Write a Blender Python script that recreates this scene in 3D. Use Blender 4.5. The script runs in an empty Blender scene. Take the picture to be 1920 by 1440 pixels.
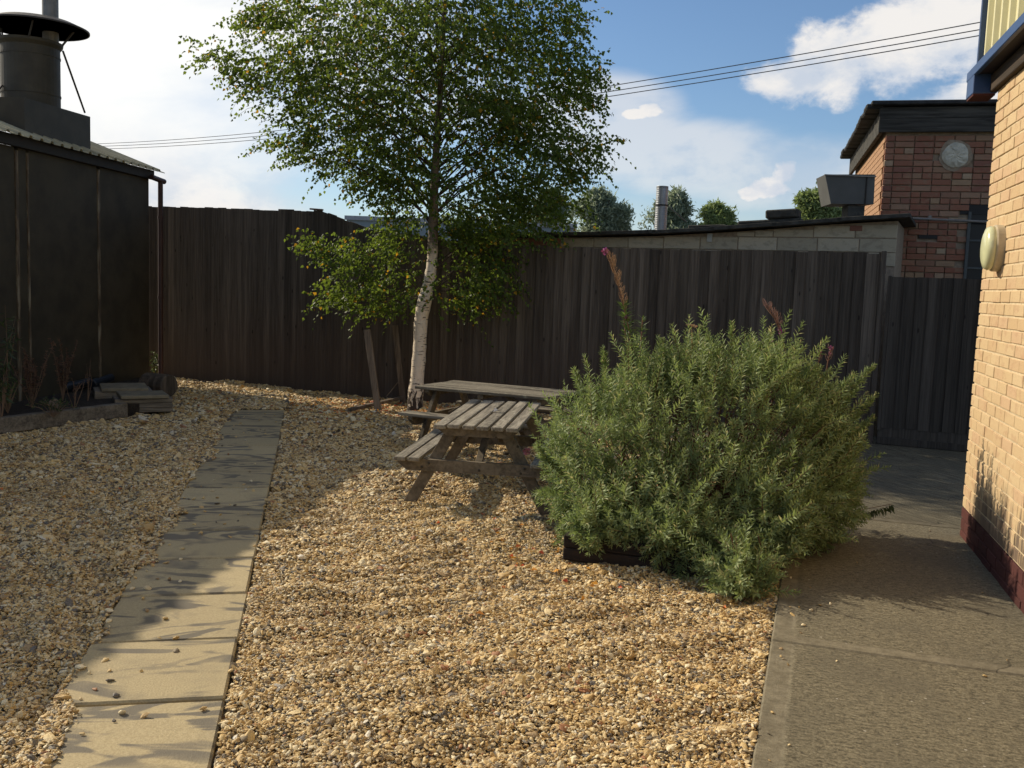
import bpy, math, random
import numpy as np
from mathutils import Vector, Matrix

SC = bpy.context.scene
COL = SC.collection
rnd = random.Random(7)
NR = np.random.default_rng(11)
R_ = math.radians

# ------------------------------------------------------------------ camera
F_PX, CAM_H, PITCH, ROLL = 1800.0, 1.55, R_(5.9), 0.036
cam_d = bpy.data.cameras.new('camera')
cam = bpy.data.objects.new('camera', cam_d)
COL.objects.link(cam)
cam.location = (0, 0, CAM_H)
CM = Matrix.Rotation(math.pi / 2 - PITCH, 3, 'X') @ Matrix.Rotation(ROLL, 3, 'Z')
cam.rotation_euler = CM.to_euler()
cam_d.sensor_width = 36.0
cam_d.lens = 36.0 * F_PX / 1920.0
cam_d.clip_start = 0.05
cam_d.clip_end = 2000
SC.camera = cam


def ray(px, py):
    return CM @ Vector(((px - 960) / F_PX, -(py - 720) / F_PX, -1))


def G(px, py, z=0.0):                      # design helper: where a sight line meets a level plane
    d = ray(px, py)
    t = (z - CAM_H) / d.z
    return Vector((d.x * t, d.y * t, z))


def V(px, py, Y):                          # ... and an upright plane at distance Y
    d = ray(px, py)
    t = Y / d.y
    return Vector((d.x * t, Y, CAM_H + d.z * t))


def onplane(px, py, O, u):
    d = ray(px, py)
    det = d.x * (-u[1]) + u[0] * d.y
    t = (O[0] * (-u[1]) + u[0] * O[1]) / det
    s = (d.x * O[1] - d.y * O[0]) / det
    return abs(s) if False else ((d.x * t - O[0]) * u[0] + (d.y * t - O[1]) * u[1]), CAM_H + d.z * t


# ------------------------------------------------------------------ light
SUN_EL = R_(32)
SUN_DIR = Vector((-0.85 * math.cos(SUN_EL), 0.527 * math.cos(SUN_EL), math.sin(SUN_EL))).normalized()
SKY_STRENGTH, CLOUD_STRENGTH, SUN_STRENGTH = 0.115, 0.90, 5.0
sun_d = bpy.data.lights.new('sun', 'SUN')
sun_d.energy = SUN_STRENGTH
sun_d.angle = R_(0.53)
sun_d.color = (1.0, 0.88, 0.68)
sun = bpy.data.objects.new('sun', sun_d)
COL.objects.link(sun)
sun.rotation_euler = (-SUN_DIR).to_track_quat('-Z', 'Y').to_euler()
sun.location = (-20, 12, 20)

SC.view_settings.view_transform = 'Standard'
SC.view_settings.look = 'None'
SC.view_settings.exposure = 0.0
SC.view_settings.gamma = 1.0
SC.view_settings.use_curve_mapping = False
SC.cycles.max_bounces = 8
SC.cycles.transparent_max_bounces = 8

world = bpy.data.worlds.new('World')
SC.world = world
world.use_nodes = True
wn, wl = world.node_tree.nodes, world.node_tree.links
wn.clear()


class NT:
    """small wrapper to write node graphs as expressions"""
    def __init__(self, tree):
        self.t, self.n, self.l = tree, tree.nodes, tree.links

    def new(self, kind, **kw):
        n = self.n.new(kind)
        for k, v in kw.items():
            setattr(n, k, v)
        return n

    def put(self, sock, v):
        if v is None:
            return
        if isinstance(v, bpy.types.NodeSocket):
            self.l.new(v, sock)
        else:
            sock.default_value = v

    def m(self, op, a, b=None, c=None, clamp=False):
        n = self.new('ShaderNodeMath', operation=op)
        n.use_clamp = clamp
        self.put(n.inputs[0], a)
        if b is not None: self.put(n.inputs[1], b)
        if c is not None: self.put(n.inputs[2], c)
        return n.outputs[0]

    def vm(self, op, a, b=None):
        n = self.new('ShaderNodeVectorMath', operation=op)
        self.put(n.inputs[0], a)
        if b is not None: self.put(n.inputs[1], b)
        return n.outputs[0]

    def mix(self, fac, a, b, mode='MIX'):
        n = self.new('ShaderNodeMix', data_type='RGBA', blend_type=mode)
        self.put(n.inputs[0], fac)
        for s, v in ((n.inputs[6], a), (n.inputs[7], b)):
            if isinstance(v, tuple) and len(v) == 3: v = (*v, 1)
            self.put(s, v)
        return n.outputs[2]

    def noise(self, vec=None, scale=5, detail=4, rough=0.55, dist=0.0, out=0):
        n = self.new('ShaderNodeTexNoise')
        if vec is not None: self.l.new(vec, n.inputs['Vector'])
        self.put(n.inputs['Scale'], scale)
        n.inputs['Detail'].default_value = detail
        n.inputs['Roughness'].default_value = rough
        n.inputs['Distortion'].default_value = dist
        return n.outputs[out]

    def ramp(self, fac, stops, interp='LINEAR'):
        n = self.new('ShaderNodeValToRGB')
        n.color_ramp.interpolation = interp
        e = n.color_ramp.elements
        while len(e) < len(stops): e.new(0.5)
        for el, (p, c) in zip(e, stops):
            el.position = p
            el.color = (*c, 1) if len(c) == 3 else c
        self.put(n.inputs[0], fac)
        return n.outputs[0]

    def step(self, v, lo, hi):
        n = self.new('ShaderNodeMapRange', interpolation_type='SMOOTHSTEP')
        self.put(n.inputs[0], v)
        n.inputs[1].default_value = lo
        n.inputs[2].default_value = hi
        return n.outputs[0]

    def scale(self, vec, s):
        return self.vm('MULTIPLY', vec, s)


w = NT(world.node_tree)
tc = w.new('ShaderNodeTexCoord')
dirv = w.vm('NORMALIZE', tc.outputs['Generated'])
sx = w.new('ShaderNodeSeparateXYZ')
w.l.new(dirv, sx.inputs[0])
az = w.m('ARCTAN2', sx.outputs[0], sx.outputs[1])
el = w.m('ARCSINE', sx.outputs[2])
zc = w.m('MAXIMUM', sx.outputs[2], 0.0)
nz = w.noise(w.scale(dirv, (1, 1, 1.6)), 13.0, 9, 0.60, 0.2)
nb = w.noise(w.scale(dirv, (1, 1, 2.6)), 3.2, 6, 0.55, 0.4)
nbc = w.m('SUBTRACT', nz, 0.5)


def blob(px, py, rx, ry):
    d = ray(px, py).normalized()
    a0, e0 = math.atan2(d.x, d.y), math.asin(d.z)
    qa = w.m('DIVIDE', w.m('SUBTRACT', az, a0), rx / 1900.0)
    qe = w.m('DIVIDE', w.m('SUBTRACT', el, e0), ry / 1900.0)
    return w.m('SUBTRACT', 1.0, w.m('ADD', w.m('MULTIPLY', qa, qa), w.m('MULTIPLY', qe, qe)))


def union(bl):
    o = bl[0]
    for b in bl[1:]: o = w.m('MAXIMUM', o, b)
    return o


cum = union([blob(1500, 150, 110, 50), blob(1570, 115, 110, 78), blob(1680, 85, 140, 95), blob(1780, 50, 150, 115),
             blob(1900, 20, 200, 140), blob(1790, 200, 90, 50), blob(1445, 352, 60, 24), blob(1478, 325, 34, 36),
             blob(1222, 205, 32, 20), blob(1190, 214, 34, 13), blob(1405, 362, 26, 18)])
nh = w.noise(dirv, 38.0, 6, 0.6)
cum = w.m('MAXIMUM', cum, -1.5)
dens1 = w.step(w.m('ADD', cum, w.m('ADD', w.m('MULTIPLY', nbc, 2.7), w.m('MULTIPLY', w.m('SUBTRACT', nh, 0.5), 1.0))), -0.05, 0.62)
veil = union([blob(1330, 300, 330, 75), blob(1130, 240, 170, 90), blob(1500, 340, 200, 70)])
veil = w.m('MAXIMUM', veil, -1.5)
dens2 = w.m('MULTIPLY', w.step(w.m('ADD', veil, w.m('MULTIPLY', w.m('SUBTRACT', nb, 0.5), 3.0)), -0.3, 0.9), 0.58)
# clouds of the rest of the sky: a bright broken sheet round the sun's side, loose cumulus elsewhere
sd = w.new('ShaderNodeVectorMath', operation='DOT_PRODUCT')
w.l.new(dirv, sd.inputs[0])
sd.inputs[1].default_value = tuple(Vector((-0.8, 0.6, 0.25)).normalized())
sheet = w.step(w.m('ADD', sd.outputs['Value'], w.m('MULTIPLY', w.m('SUBTRACT', nb, 0.5), 0.42)), 0.62, 0.84)
away = w.step(w.m('ABSOLUTE', az), 0.62, 0.95)
loose = w.m('MULTIPLY', w.m('MULTIPLY', w.step(nb, 0.52, 0.62), away), 0.9)
dens = w.m('MAXIMUM', w.m('MAXIMUM', dens1, dens2), w.m('MAXIMUM', sheet, loose))
haze = w.step(w.m('SUBTRACT', 0.16, zc), 0.0, 0.20)
dens = w.m('MAXIMUM', dens, w.m('MULTIPLY', haze, 0.42))
sky = w.new('ShaderNodeTexSky', sky_type='NISHITA')
sky.sun_disc = False
sky.sun_elevation = SUN_EL
sky.sun_rotation = math.atan2(SUN_DIR.x, SUN_DIR.y)
sky.air_density = 1.0
sky.dust_density = 0.25
sky.ozone_density = 4.5
lit = w.m('MULTIPLY', w.step(w.m('ADD', nz, w.m('MULTIPLY', w.m('SUBTRACT', nb, 0.5), 0.8)), 0.34, 0.62), 1.0)
ccol = w.mix(lit, (0.66, 0.73, 0.84), (1.0, 0.97, 0.94))
ccol = w.mix(w.m('MULTIPLY', sheet, w.step(zc, 0.03, 0.17)), ccol, (1.14, 1.14, 1.12))
bg1 = w.new('ShaderNodeBackground')
w.l.new(sky.outputs[0], bg1.inputs[0])
bg1.inputs[1].default_value = SKY_STRENGTH
bg2 = w.new('ShaderNodeBackground')
w.l.new(ccol, bg2.inputs[0])
bg2.inputs[1].default_value = CLOUD_STRENGTH
ms = w.new('ShaderNodeMixShader')
w.l.new(dens, ms.inputs[0])
w.l.new(bg1.outputs[0], ms.inputs[1])
w.l.new(bg2.outputs[0], ms.inputs[2])
wo = w.new('ShaderNodeOutputWorld')
w.l.new(ms.outputs[0], wo.inputs[0])

# ------------------------------------------------------------------ helpers


def tag(o, label=None, cat=None, group=None, kind=None):
    for k, v in (('label', label), ('category', cat), ('group', group), ('kind', kind)):
        if v: o[k] = v
    return o


def link(name, mesh, parent=None, loc=(0, 0, 0), rot=(0, 0, 0)):
    o = bpy.data.objects.new(name, mesh)
    COL.objects.link(o)
    if parent: o.parent = parent
    o.location = loc
    o.rotation_euler = rot
    return o


def empty(name, loc=(0, 0, 0), rz=0.0):
    o = link(name, None, None, loc, (0, 0, rz))
    o.empty_display_size = 0.2
    return o


class MB:
    def __init__(self):
        self.v, self.f = [], []

    def add(self, vs, fs):
        b = len(self.v)
        self.v += [tuple(p) for p in vs]
        self.f += [tuple(i + b for i in f) for f in fs]
        return self

    def box(self, c, s, bev=0.0, rot=None):
        """box centred at c with full sizes s; bev chamfers every edge; rot an optional 3x3 matrix"""
        hx, hy, hz = s[0] / 2, s[1] / 2, s[2] / 2
        vs, fs = [], []
        if bev <= 0:
            vs = [(x, y, z) for x in (-hx, hx) for y in (-hy, hy) for z in (-hz, hz)]
            fs = [(0, 1, 3, 2), (4, 6, 7, 5), (0, 4, 5, 1), (2, 3, 7, 6), (0, 2, 6, 4), (1, 5, 7, 3)]
        else:
            b = min(bev, hx * .9, hy * .9, hz * .9)
            idx = {}
            for ix in (-1, 1):
                for iy in (-1, 1):
                    for iz in (-1, 1):
                        for ax in range(3):
                            p = [ix * (hx - b), iy * (hy - b), iz * (hz - b)]
                            p[ax] = (ix, iy, iz)[ax] * (hx, hy, hz)[ax]
                            idx[(ix, iy, iz, ax)] = len(vs)
                            vs.append(tuple(p))
            for ax in range(3):
                o1, o2 = [a for a in range(3) if a != ax]
                for s_ in (-1, 1):
                    loop = []
                    for q1, q2 in ((-1, -1), (1, -1), (1, 1), (-1, 1)):
                        k = [0, 0, 0]
                        k[ax], k[o1], k[o2] = s_, q1, q2
                        loop.append(idx[(*k, ax)])
                    fs.append(tuple(loop))
            for ax in range(3):
                o1, o2 = [a for a in range(3) if a != ax]
                for q1 in (-1, 1):
                    for q2 in (-1, 1):
                        k0, k1 = [0] * 3, [0] * 3
                        k0[ax], k1[ax] = -1, 1
                        k0[o1] = k1[o1] = q1
                        k0[o2] = k1[o2] = q2
                        fs.append((idx[(*k0, o1)], idx[(*k1, o1)], idx[(*k1, o2)], idx[(*k0, o2)]))
            for ix in (-1, 1):
                for iy in (-1, 1):
                    for iz in (-1, 1):
                        fs.append(tuple(idx[(ix, iy, iz, a)] for a in range(3)))
        if rot is not None: vs = [tuple(rot @ Vector(p)) for p in vs]
        vs = [(p[0] + c[0], p[1] + c[1], p[2] + c[2]) for p in vs]
        return self.add(vs, fs)

    def bar(self, a, b, wdt, thk, up=(0, 0, 1), bev=0.0):
        """rectangular bar from a to b, wdt across, thk along up-ish"""
        a, b = Vector(a), Vector(b)
        d = b - a
        L = d.length
        x = d.normalized()
        y = Vector(up).cross(x).normalized()
        z = x.cross(y)
        rot = Matrix((x, y, z)).transposed()
        return self.box((a + b) / 2, (L, wdt, thk), bev, rot)

    def tube(self, pts, rad, n=8, cap=True):
        pts = [Vector(p) for p in pts]
        if not hasattr(rad, '__len__'): rad = [rad] * len(pts)
        vs, fs = [], []
        ref = Vector((0, 0, 1))
        if abs((pts[-1] - pts[0]).normalized().z) > 0.9: ref = Vector((1, 0, 0))
        for i, p in enumerate(pts):
            t = (pts[min(i + 1, len(pts) - 1)] - pts[max(i - 1, 0)]).normalized()
            a = t.cross(ref).normalized()
            b = t.cross(a)
            for k in range(n):
                q = 2 * math.pi * k / n
                vs.append(p + (a * math.cos(q) + b * math.sin(q)) * rad[i])
        for i in range(len(pts) - 1):
            for k in range(n):
                fs.append((i * n + k, i * n + (k + 1) % n, (i + 1) * n + (k + 1) % n, (i + 1) * n + k))
        if cap:
            fs.append(tuple(range(n - 1, -1, -1)))
            fs.append(tuple((len(pts) - 1) * n + k for k in range(n)))
        return self.add(vs, fs)

    def lathe(self, c, prof, n=32, axis=None):
        """prof: list of (r, h) turned about axis through c"""
        vs, fs = [], []
        rot = axis.to_track_quat('Z', 'Y').to_matrix() if axis is not None else Matrix.Identity(3)
        for r, h in prof:
            for k in range(n):
                q = 2 * math.pi * k / n
                vs.append(Vector(c) + rot @ Vector((r * math.cos(q), r * math.sin(q), h)))
        for i in range(len(prof) - 1):
            for k in range(n):
                fs.append((i * n + k, i * n + (k + 1) % n, (i + 1) * n + (k + 1) % n, (i + 1) * n + k))
        fs.append(tuple(range(n - 1, -1, -1)))
        fs.append(tuple((len(prof) - 1) * n + k for k in range(n)))
        return self.add(vs, fs)

    def prism(self, poly, y0, y1):
        """poly in xz extruded along y"""
        n = len(poly)
        vs = [(x, y0, z) for x, z in poly] + [(x, y1, z) for x, z in poly]
        fs = [tuple(range(n)), tuple(range(2 * n - 1, n - 1, -1))]
        fs += [(i, (i + 1) % n + 0, (i + 1) % n + n, i + n) for i in range(n)]
        return self.add(vs, fs)

    def mesh(self, name, mat, smooth=False):
        me = bpy.data.meshes.new(name)
        me.from_pydata(self.v, [], self.f)
        me.validate()
        import bmesh
        bm = bmesh.new()
        bm.from_mesh(me)
        bmesh.ops.recalc_face_normals(bm, faces=bm.faces)
        bm.to_mesh(me)
        bm.free()
        if mat: me.materials.append(mat)
        if smooth:
            me.polygons.foreach_set('use_smooth', [True] * len(me.polygons))
        return me

    def build(self, name, mat, parent=None, loc=(0, 0, 0), rot=(0, 0, 0), smooth=False):
        return link(name, self.mesh(name, mat, smooth), parent, loc, rot)


def quads_mesh(name, verts, faces_n, mat, k=4):
    """fast mesh from an (N*k,3) array of separate k-gons"""
    me = bpy.data.meshes.new(name)
    nf = len(verts) // k
    me.vertices.add(len(verts))
    me.vertices.foreach_set('co', np.asarray(verts, dtype=np.float32).ravel())
    me.loops.add(nf * k)
    me.loops.foreach_set('vertex_index', np.arange(nf * k, dtype=np.int32))
    me.polygons.add(nf)
    me.polygons.foreach_set('loop_start', np.arange(0, nf * k, k, dtype=np.int32))
    me.update(calc_edges=True)
    me.materials.append(mat)
    return me


def norm(a):
    return a / np.maximum(np.linalg.norm(a, axis=1, keepdims=True), 1e-9)


def leaves(P, D, N, L, W, mid=0.42, fold=0.18):
    """one kite-shaped folded blade (two triangles) per row: base P, direction D, normal N"""
    D = norm(D)
    S = norm(np.cross(D, N))
    U = np.cross(S, D)
    L, W = L[:, None], W[:, None]
    a = P
    b = P + D * L * mid + S * W * .5 + U * W * fold
    c = P + D * L - U * W * fold * .8
    d = P + D * L * mid - S * W * .5 + U * W * fold
    return np.stack([a, b, c, d], 1).reshape(-1, 3)


def leaf_mesh(name, arrs, mat):
    v = np.concatenate(arrs)
    n = len(v) // 4
    me = bpy.data.meshes.new(name)
    me.vertices.add(n * 4)
    me.vertices.foreach_set('co', v.astype(np.float32).ravel())
    base = (np.arange(n) * 4)[:, None]
    idx = (base + np.array([0, 1, 2, 0, 2, 3])[None]).astype(np.int32).ravel()
    me.loops.add(n * 6)
    me.loops.foreach_set('vertex_index', idx)
    me.polygons.add(n * 2)
    me.polygons.foreach_set('loop_start', np.arange(0, n * 6, 3, dtype=np.int32))
    me.update(calc_edges=True)
    me.materials.append(mat)
    return me


# ------------------------------------------------------------------ materials
MATS = {}


def material(name):
    m = bpy.data.materials.new(name)
    m.use_nodes = True
    m.node_tree.nodes.clear()
    MATS[name] = m
    return m, NT(m.node_tree)


def finish(t, col, rough=0.8, bump=None, bump_d=0.01, spec=0.35, metal=0.0, transl=None, coat=None):
    p = t.new('ShaderNodeBsdfPrincipled')
    if isinstance(col, tuple) and len(col) == 3: col = (*col, 1)
    t.put(p.inputs['Base Color'], col)
    t.put(p.inputs['Roughness'], rough)
    p.inputs['Specular IOR Level'].default_value = spec
    p.inputs['Metallic'].default_value = metal
    if bump is not None:
        b = t.new('ShaderNodeBump')
        b.inputs['Strength'].default_value = 1.0
        b.inputs['Distance'].default_value = bump_d
        t.l.new(bump, b.inputs['Height'])
        t.l.new(b.outputs[0], p.inputs['Normal'])
    out = t.new('ShaderNodeOutputMaterial')
    res = p.outputs[0]
    if transl:
        tr = t.new('ShaderNodeBsdfTranslucent')
        t.put(tr.inputs[0], transl[1] if not isinstance(transl[1], tuple) else (*transl[1], 1))
        mx = t.new('ShaderNodeMixShader')
        mx.inputs[0].default_value = transl[0]
        t.l.new(res, mx.inputs[1])
        t.l.new(tr.outputs[0], mx.inputs[2])
        res = mx.outputs[0]
    t.l.new(res, out.inputs[0])


def obj_coords(t):
    """object coordinates shifted by a random amount per object, plus that random value"""
    c = t.new('ShaderNodeTexCoord')
    oi = t.new('ShaderNodeObjectInfo')
    off = t.scale(t.vm('ADD', (0, 0, 0), oi.outputs['Random']), (37, 53, 71))
    return t.vm('ADD', c.outputs['Object'], off), oi.outputs['Random']


def wood(name, c1, c2, grain=(60, 60, 3), knots=True, lichen=None, rough=0.85, var=0.5, bump=0.002, low=None):
    m, t = material(name)
    co, r = obj_coords(t)
    g1 = t.noise(t.scale(co, grain), 1.0, 5, 0.6, 0.6)
    g2 = t.noise(t.scale(co, tuple(g * .25 for g in grain)), 1.0, 3, 0.5, 0.3)
    f = t.step(t.m('ADD', t.m('MULTIPLY', g1, .6), t.m('MULTIPLY', g2, .4)), 0.32, 0.68)
    col = t.mix(f, c1, c2)
    rv = t.m('ADD', t.m('MULTIPLY', r, var), 1 - var / 2)
    hsv = t.new('ShaderNodeHueSaturation')
    t.l.new(col, hsv.inputs['Color'])
    t.l.new(rv, hsv.inputs['Value'])
    col = hsv.outputs[0]
    if low:                                # warmer, damper boards near the ground
        gp = t.new('ShaderNodeNewGeometry')
        sp = t.new('ShaderNodeSeparateXYZ')
        t.l.new(gp.outputs['Position'], sp.inputs[0])
        wet = t.m('MULTIPLY', t.step(t.m('ADD', sp.outputs[2], t.m('MULTIPLY', g2, .8)), 1.9, 0.2), 0.8)
        col = t.mix(wet, col, low)
    if knots:
        vo = t.new('ShaderNodeTexVoronoi', feature='F1')
        kg = [2.5 if g < max(grain) * .5 else 7 for g in grain]
        t.l.new(t.scale(co, tuple(kg)), vo.inputs['Vector'])
        vo.inputs['Scale'].default_value = 1.3
        kn = t.step(vo.outputs['Distance'], 0.13, 0.05)
        col = t.mix(t.m('MULTIPLY', kn, .8), col, tuple(c * .25 for c in c1))
    if lichen:
        ln = t.noise(co, 22, 6, 0.7)
        col = t.mix(t.m('MULTIPLY', t.step(ln, 0.54, 0.66), .7), col, lichen)
    finish(t, col, rough, g1, bump, 0.25)
    return m


wood('fence_wood', (0.055, 0.045, 0.036), (0.135, 0.112, 0.090), (70, 70, 2.2), low=(0.070, 0.050, 0.040), var=0.6)
wood('gate_wood', (0.040, 0.033, 0.027), (0.085, 0.071, 0.058), (70, 70, 2.2), var=0.4)
wood('table_top_wood', (0.10, 0.086, 0.068), (0.33, 0.29, 0.23), (60, 4, 60), lichen=(0.42, 0.40, 0.31), var=0.35, knots=True)
wood('table_frame_wood', (0.080, 0.064, 0.045), (0.195, 0.158, 0.112), (30, 30, 30), var=0.3)
wood('far_table_wood', (0.085, 0.072, 0.055), (0.27, 0.235, 0.18), (60, 4, 60), lichen=(0.34, 0.32, 0.24), var=0.4)
wood('sleeper_wood', (0.10, 0.082, 0.062), (0.27, 0.225, 0.17), (3, 40, 40), knots=False, var=0.2, bump=0.006)
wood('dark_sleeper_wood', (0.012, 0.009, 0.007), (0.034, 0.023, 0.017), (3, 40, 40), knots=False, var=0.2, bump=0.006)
wood('stake_wood', (0.085, 0.062, 0.045), (0.20, 0.155, 0.115), (50, 50, 3), knots=False)
wood('fascia_wood', (0.030, 0.022, 0.016), (0.070, 0.050, 0.036), (2, 40, 40), knots=False)
wood('old_fascia_wood', (0.020, 0.019, 0.017), (0.095, 0.090, 0.080), (2, 30, 30), knots=False, bump=.005)
wood('bark_log', (0.05, 0.04, 0.03), (0.15, 0.115, 0.085), (20, 20, 3), knots=False, bump=.008)


def plain(name, col, rough=0.6, var=0.12, scale=8, spec=0.35, metal=0.0, bump=0.0, bscale=80):
    m, t = material(name)
    co, r = obj_coords(t)
    n = t.noise(co, scale, 5, 0.6)
    k = t.step(n, 0.3, 0.7)
    c = t.mix(k, tuple(x * (1 - var) for x in col), tuple(min(1, x * (1 + var)) for x in col))
    if bump:
        finish(t, c, rough, t.noise(co, bscale, 4, .6), bump, spec, metal)
    else:
        finish(t, c, rough, None, 0, spec, metal)
    return m


plain('shed_panel', (0.044, 0.036, 0.022), 0.75, 0.25, 3, bump=.001)
plain('shed_trim', (0.022, 0.018, 0.015), 0.7)
plain('flue_paint', (0.048, 0.041, 0.028), 0.6, 0.2, 5, bump=.001)
plain('flue_light_paint', (0.15, 0.14, 0.105), 0.6, 0.15, 5)
plain('cowl_paint', (0.035, 0.030, 0.028), 0.6, 0.2, 5)
plain('galvanised', (0.30, 0.32, 0.35), 0.45, 0.12, 12, metal=0.5)
plain('mast_metal', (0.20, 0.185, 0.17), 0.5, 0.15, 12, metal=0.3)
plain('roof_sheet', (0.36, 0.33, 0.22), 0.55, 0.15, 4)
plain('drainpipe_paint', (0.050, 0.022, 0.018), 0.45, 0.2, 6)
plain('blue_trim', (0.028, 0.062, 0.16), 0.4, 0.1, 6)
plain('dark_soffit', (0.020, 0.016, 0.022), 0.6, 0.1, 6)
plain('cladding_cream', (0.66, 0.61, 0.36), 0.45, 0.06, 3)
plain('mortar_buff', (0.56, 0.45, 0.29), 0.9, 0.15, 30, bump=.002)
plain('mortar_grey', (0.30, 0.235, 0.17), 0.9, 0.2, 20, bump=.002)
plain('lamp_plastic', (0.60, 0.60, 0.36), 0.22, 0.10, 9, spec=0.6)
plain('lamp_rim', (0.50, 0.42, 0.28), 0.4, 0.15, 9)
plain('black_pipe', (0.012, 0.016, 0.022), 0.35, 0.1, 6)
plain('hood_metal', (0.085, 0.085, 0.080), 0.6, 0.12, 4)
plain('grey_cladding', (0.20, 0.25, 0.29), 0.5, 0.06, 1)
plain('wire_black', (0.03, 0.035, 0.04), 0.5, 0.05)
plain('felt_edge', (0.030, 0.031, 0.033), 0.8, 0.5, 9, bump=.01, bscale=20)
plain('asbestos_edge', (0.050, 0.048, 0.042), 0.9, 0.4, 9, bump=.01, bscale=20)
plain('plaster', (0.52, 0.49, 0.40), 0.9, 0.2, 14, bump=.01, bscale=25)
plain('dark_opening', (0.010, 0.010, 0.011), 0.5)
plain('window_glass', (0.010, 0.012, 0.016), 0.25, 0.1, 6, spec=0.25)
plain('window_frame_grey', (0.075, 0.085, 0.085), 0.5)
plain('steel_bolt', (0.05, 0.045, 0.04), 0.4, metal=0.8)
plain('stem_brown', (0.13, 0.065, 0.040), 0.8)
plain('stem_dry', (0.22, 0.14, 0.09), 0.9)
plain('petal_pink', (0.45, 0.12, 0.31), 0.6)
plain('petal_pale_pink', (0.72, 0.30, 0.36), 0.6)
plain('seed_fluff', (0.33, 0.21, 0.13), 0.9, 0.3, 30)
plain('seed_grey', (0.28, 0.17, 0.15), 0.9, 0.3, 30)
plain('soil', (0.035, 0.026, 0.018), 0.95, 0.3, 12, bump=.03, bscale=20)
plain('litter_white', (0.75, 0.70, 0.66), 0.6)
plain('litter_orange', (0.60, 0.16, 0.06), 0.6)
plain('branch_dark', (0.060, 0.042, 0.032), 0.85, 0.2, 20)
plain('white_chalk', (0.50, 0.47, 0.40), 0.8)
plain('stone_slab', (0.21, 0.175, 0.115), 0.85, 0.2, 9, bump=.004, bscale=40)
plain('white_bracket', (0.45, 0.45, 0.42), 0.6)


def foliage(name, c1, c2, c3=None, f3=0.04, tr=0.35, trc=(0.20, 0.30, 0.05), rough=0.45, spec=0.4, c4=None):
    m, t = material(name)
    g = t.new('ShaderNodeNewGeometry')
    r = g.outputs['Random Per Island']
    col = t.mix(r, c1, c2)
    tcol = t.mix(r, tuple(x * .8 for x in trc), tuple(x * 1.15 for x in trc))
    if c3:
        q = t.m('FRACT', t.m('MULTIPLY', r, 17.37))
        k = t.m('LESS_THAN', q, f3)
        col = t.mix(k, col, c3)
        tcol = t.mix(k, tcol, tuple(min(1, x * 1.3) for x in c3))
    co = t.new('ShaderNodeTexCoord')
    n = t.noise(co.outputs['Object'], 2.2, 3, .5)
    col = t.mix(t.m('MULTIPLY', t.step(n, .35, .7), .45), col, tuple(min(1, x * 1.4) for x in c2))
    finish(t, col, rough, None, 0, spec, transl=(tr, tcol))
    return m


foliage('birch_leaf', (0.038, 0.068, 0.014), (0.080, 0.125, 0.025), (0.50, 0.28, 0.02), 0.03, 0.42, (0.21, 0.29, 0.035), 0.5, 0.25)
foliage('bush_leaf', (0.18, 0.24, 0.105), (0.32, 0.38, 0.175), (0.42, 0.39, 0.19), 0.06, 0.40, (0.24, 0.32, 0.09), 0.55, 0.35)
foliage('herb_leaf', (0.05, 0.085, 0.03), (0.10, 0.14, 0.045), None, 0, 0.3, (0.14, 0.22, 0.04))
foliage('weed_leaf', (0.035, 0.055, 0.025), (0.07, 0.09, 0.035), None, 0, 0.3, (0.10, 0.14, 0.04))
foliage('dry_leaf', (0.10, 0.060, 0.045), (0.17, 0.10, 0.07), None, 0, 0.2, (0.15, 0.10, 0.07), 0.9, 0.1)
foliage('willow_leaf', (0.17, 0.22, 0.15), (0.32, 0.37, 0.27), None, 0, 0.5, (0.34, 0.40, 0.26), 0.5)
foliage('far_green_leaf', (0.16, 0.21, 0.09), (0.28, 0.34, 0.14), None, 0, 0.45, (0.28, 0.36, 0.12), 0.5)
foliage('autumn_leaf', (0.42, 0.15, 0.035), (0.60, 0.30, 0.05), (0.55, 0.10, 0.05), 0.3, 0.2, (0.6, 0.3, 0.05), 0.6, 0.2)
foliage('grass_blade', (0.05, 0.09, 0.02), (0.09, 0.15, 0.03), None, 0, 0.3, (0.15, 0.25, 0.04))

# birch bark: white with dark lenticels and black diamonds low down, greyer in the crown
m, t = material('birch_bark')
gp = t.new('ShaderNodeNewGeometry')
pos = gp.outputs['Position']
sp = t.new('ShaderNodeSeparateXYZ')
t.l.new(pos, sp.inputs[0])
hz = sp.outputs[2]
n1 = t.noise(t.scale(pos, (9, 9, 55)), 1.0, 3, .5, .3)
n2 = t.noise(t.scale(pos, (14, 14, 9)), 1.0, 4, .6, .5)
n3 = t.noise(t.scale(pos, (22, 22, 8)), 1.0, 4, .6, .8)
white = t.mix(t.noise(pos, 30, 4, .6), (0.62, 0.50, 0.38), (0.86, 0.76, 0.62))
dark = t.m('MULTIPLY', t.step(n1, .59, .66), .9)
col = t.mix(dark, white, (0.05, 0.035, 0.028))
base = t.m('MULTIPLY', t.step(t.m('ADD', hz, t.m('MULTIPLY', n3, 1.1)), .76, .66), 1.0)
col = t.mix(base, col, (0.045, 0.032, 0.026))
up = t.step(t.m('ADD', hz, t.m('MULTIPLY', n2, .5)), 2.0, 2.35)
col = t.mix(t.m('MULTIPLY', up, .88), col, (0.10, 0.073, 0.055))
finish(t, col, .7, n1, .006, .2)

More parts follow.
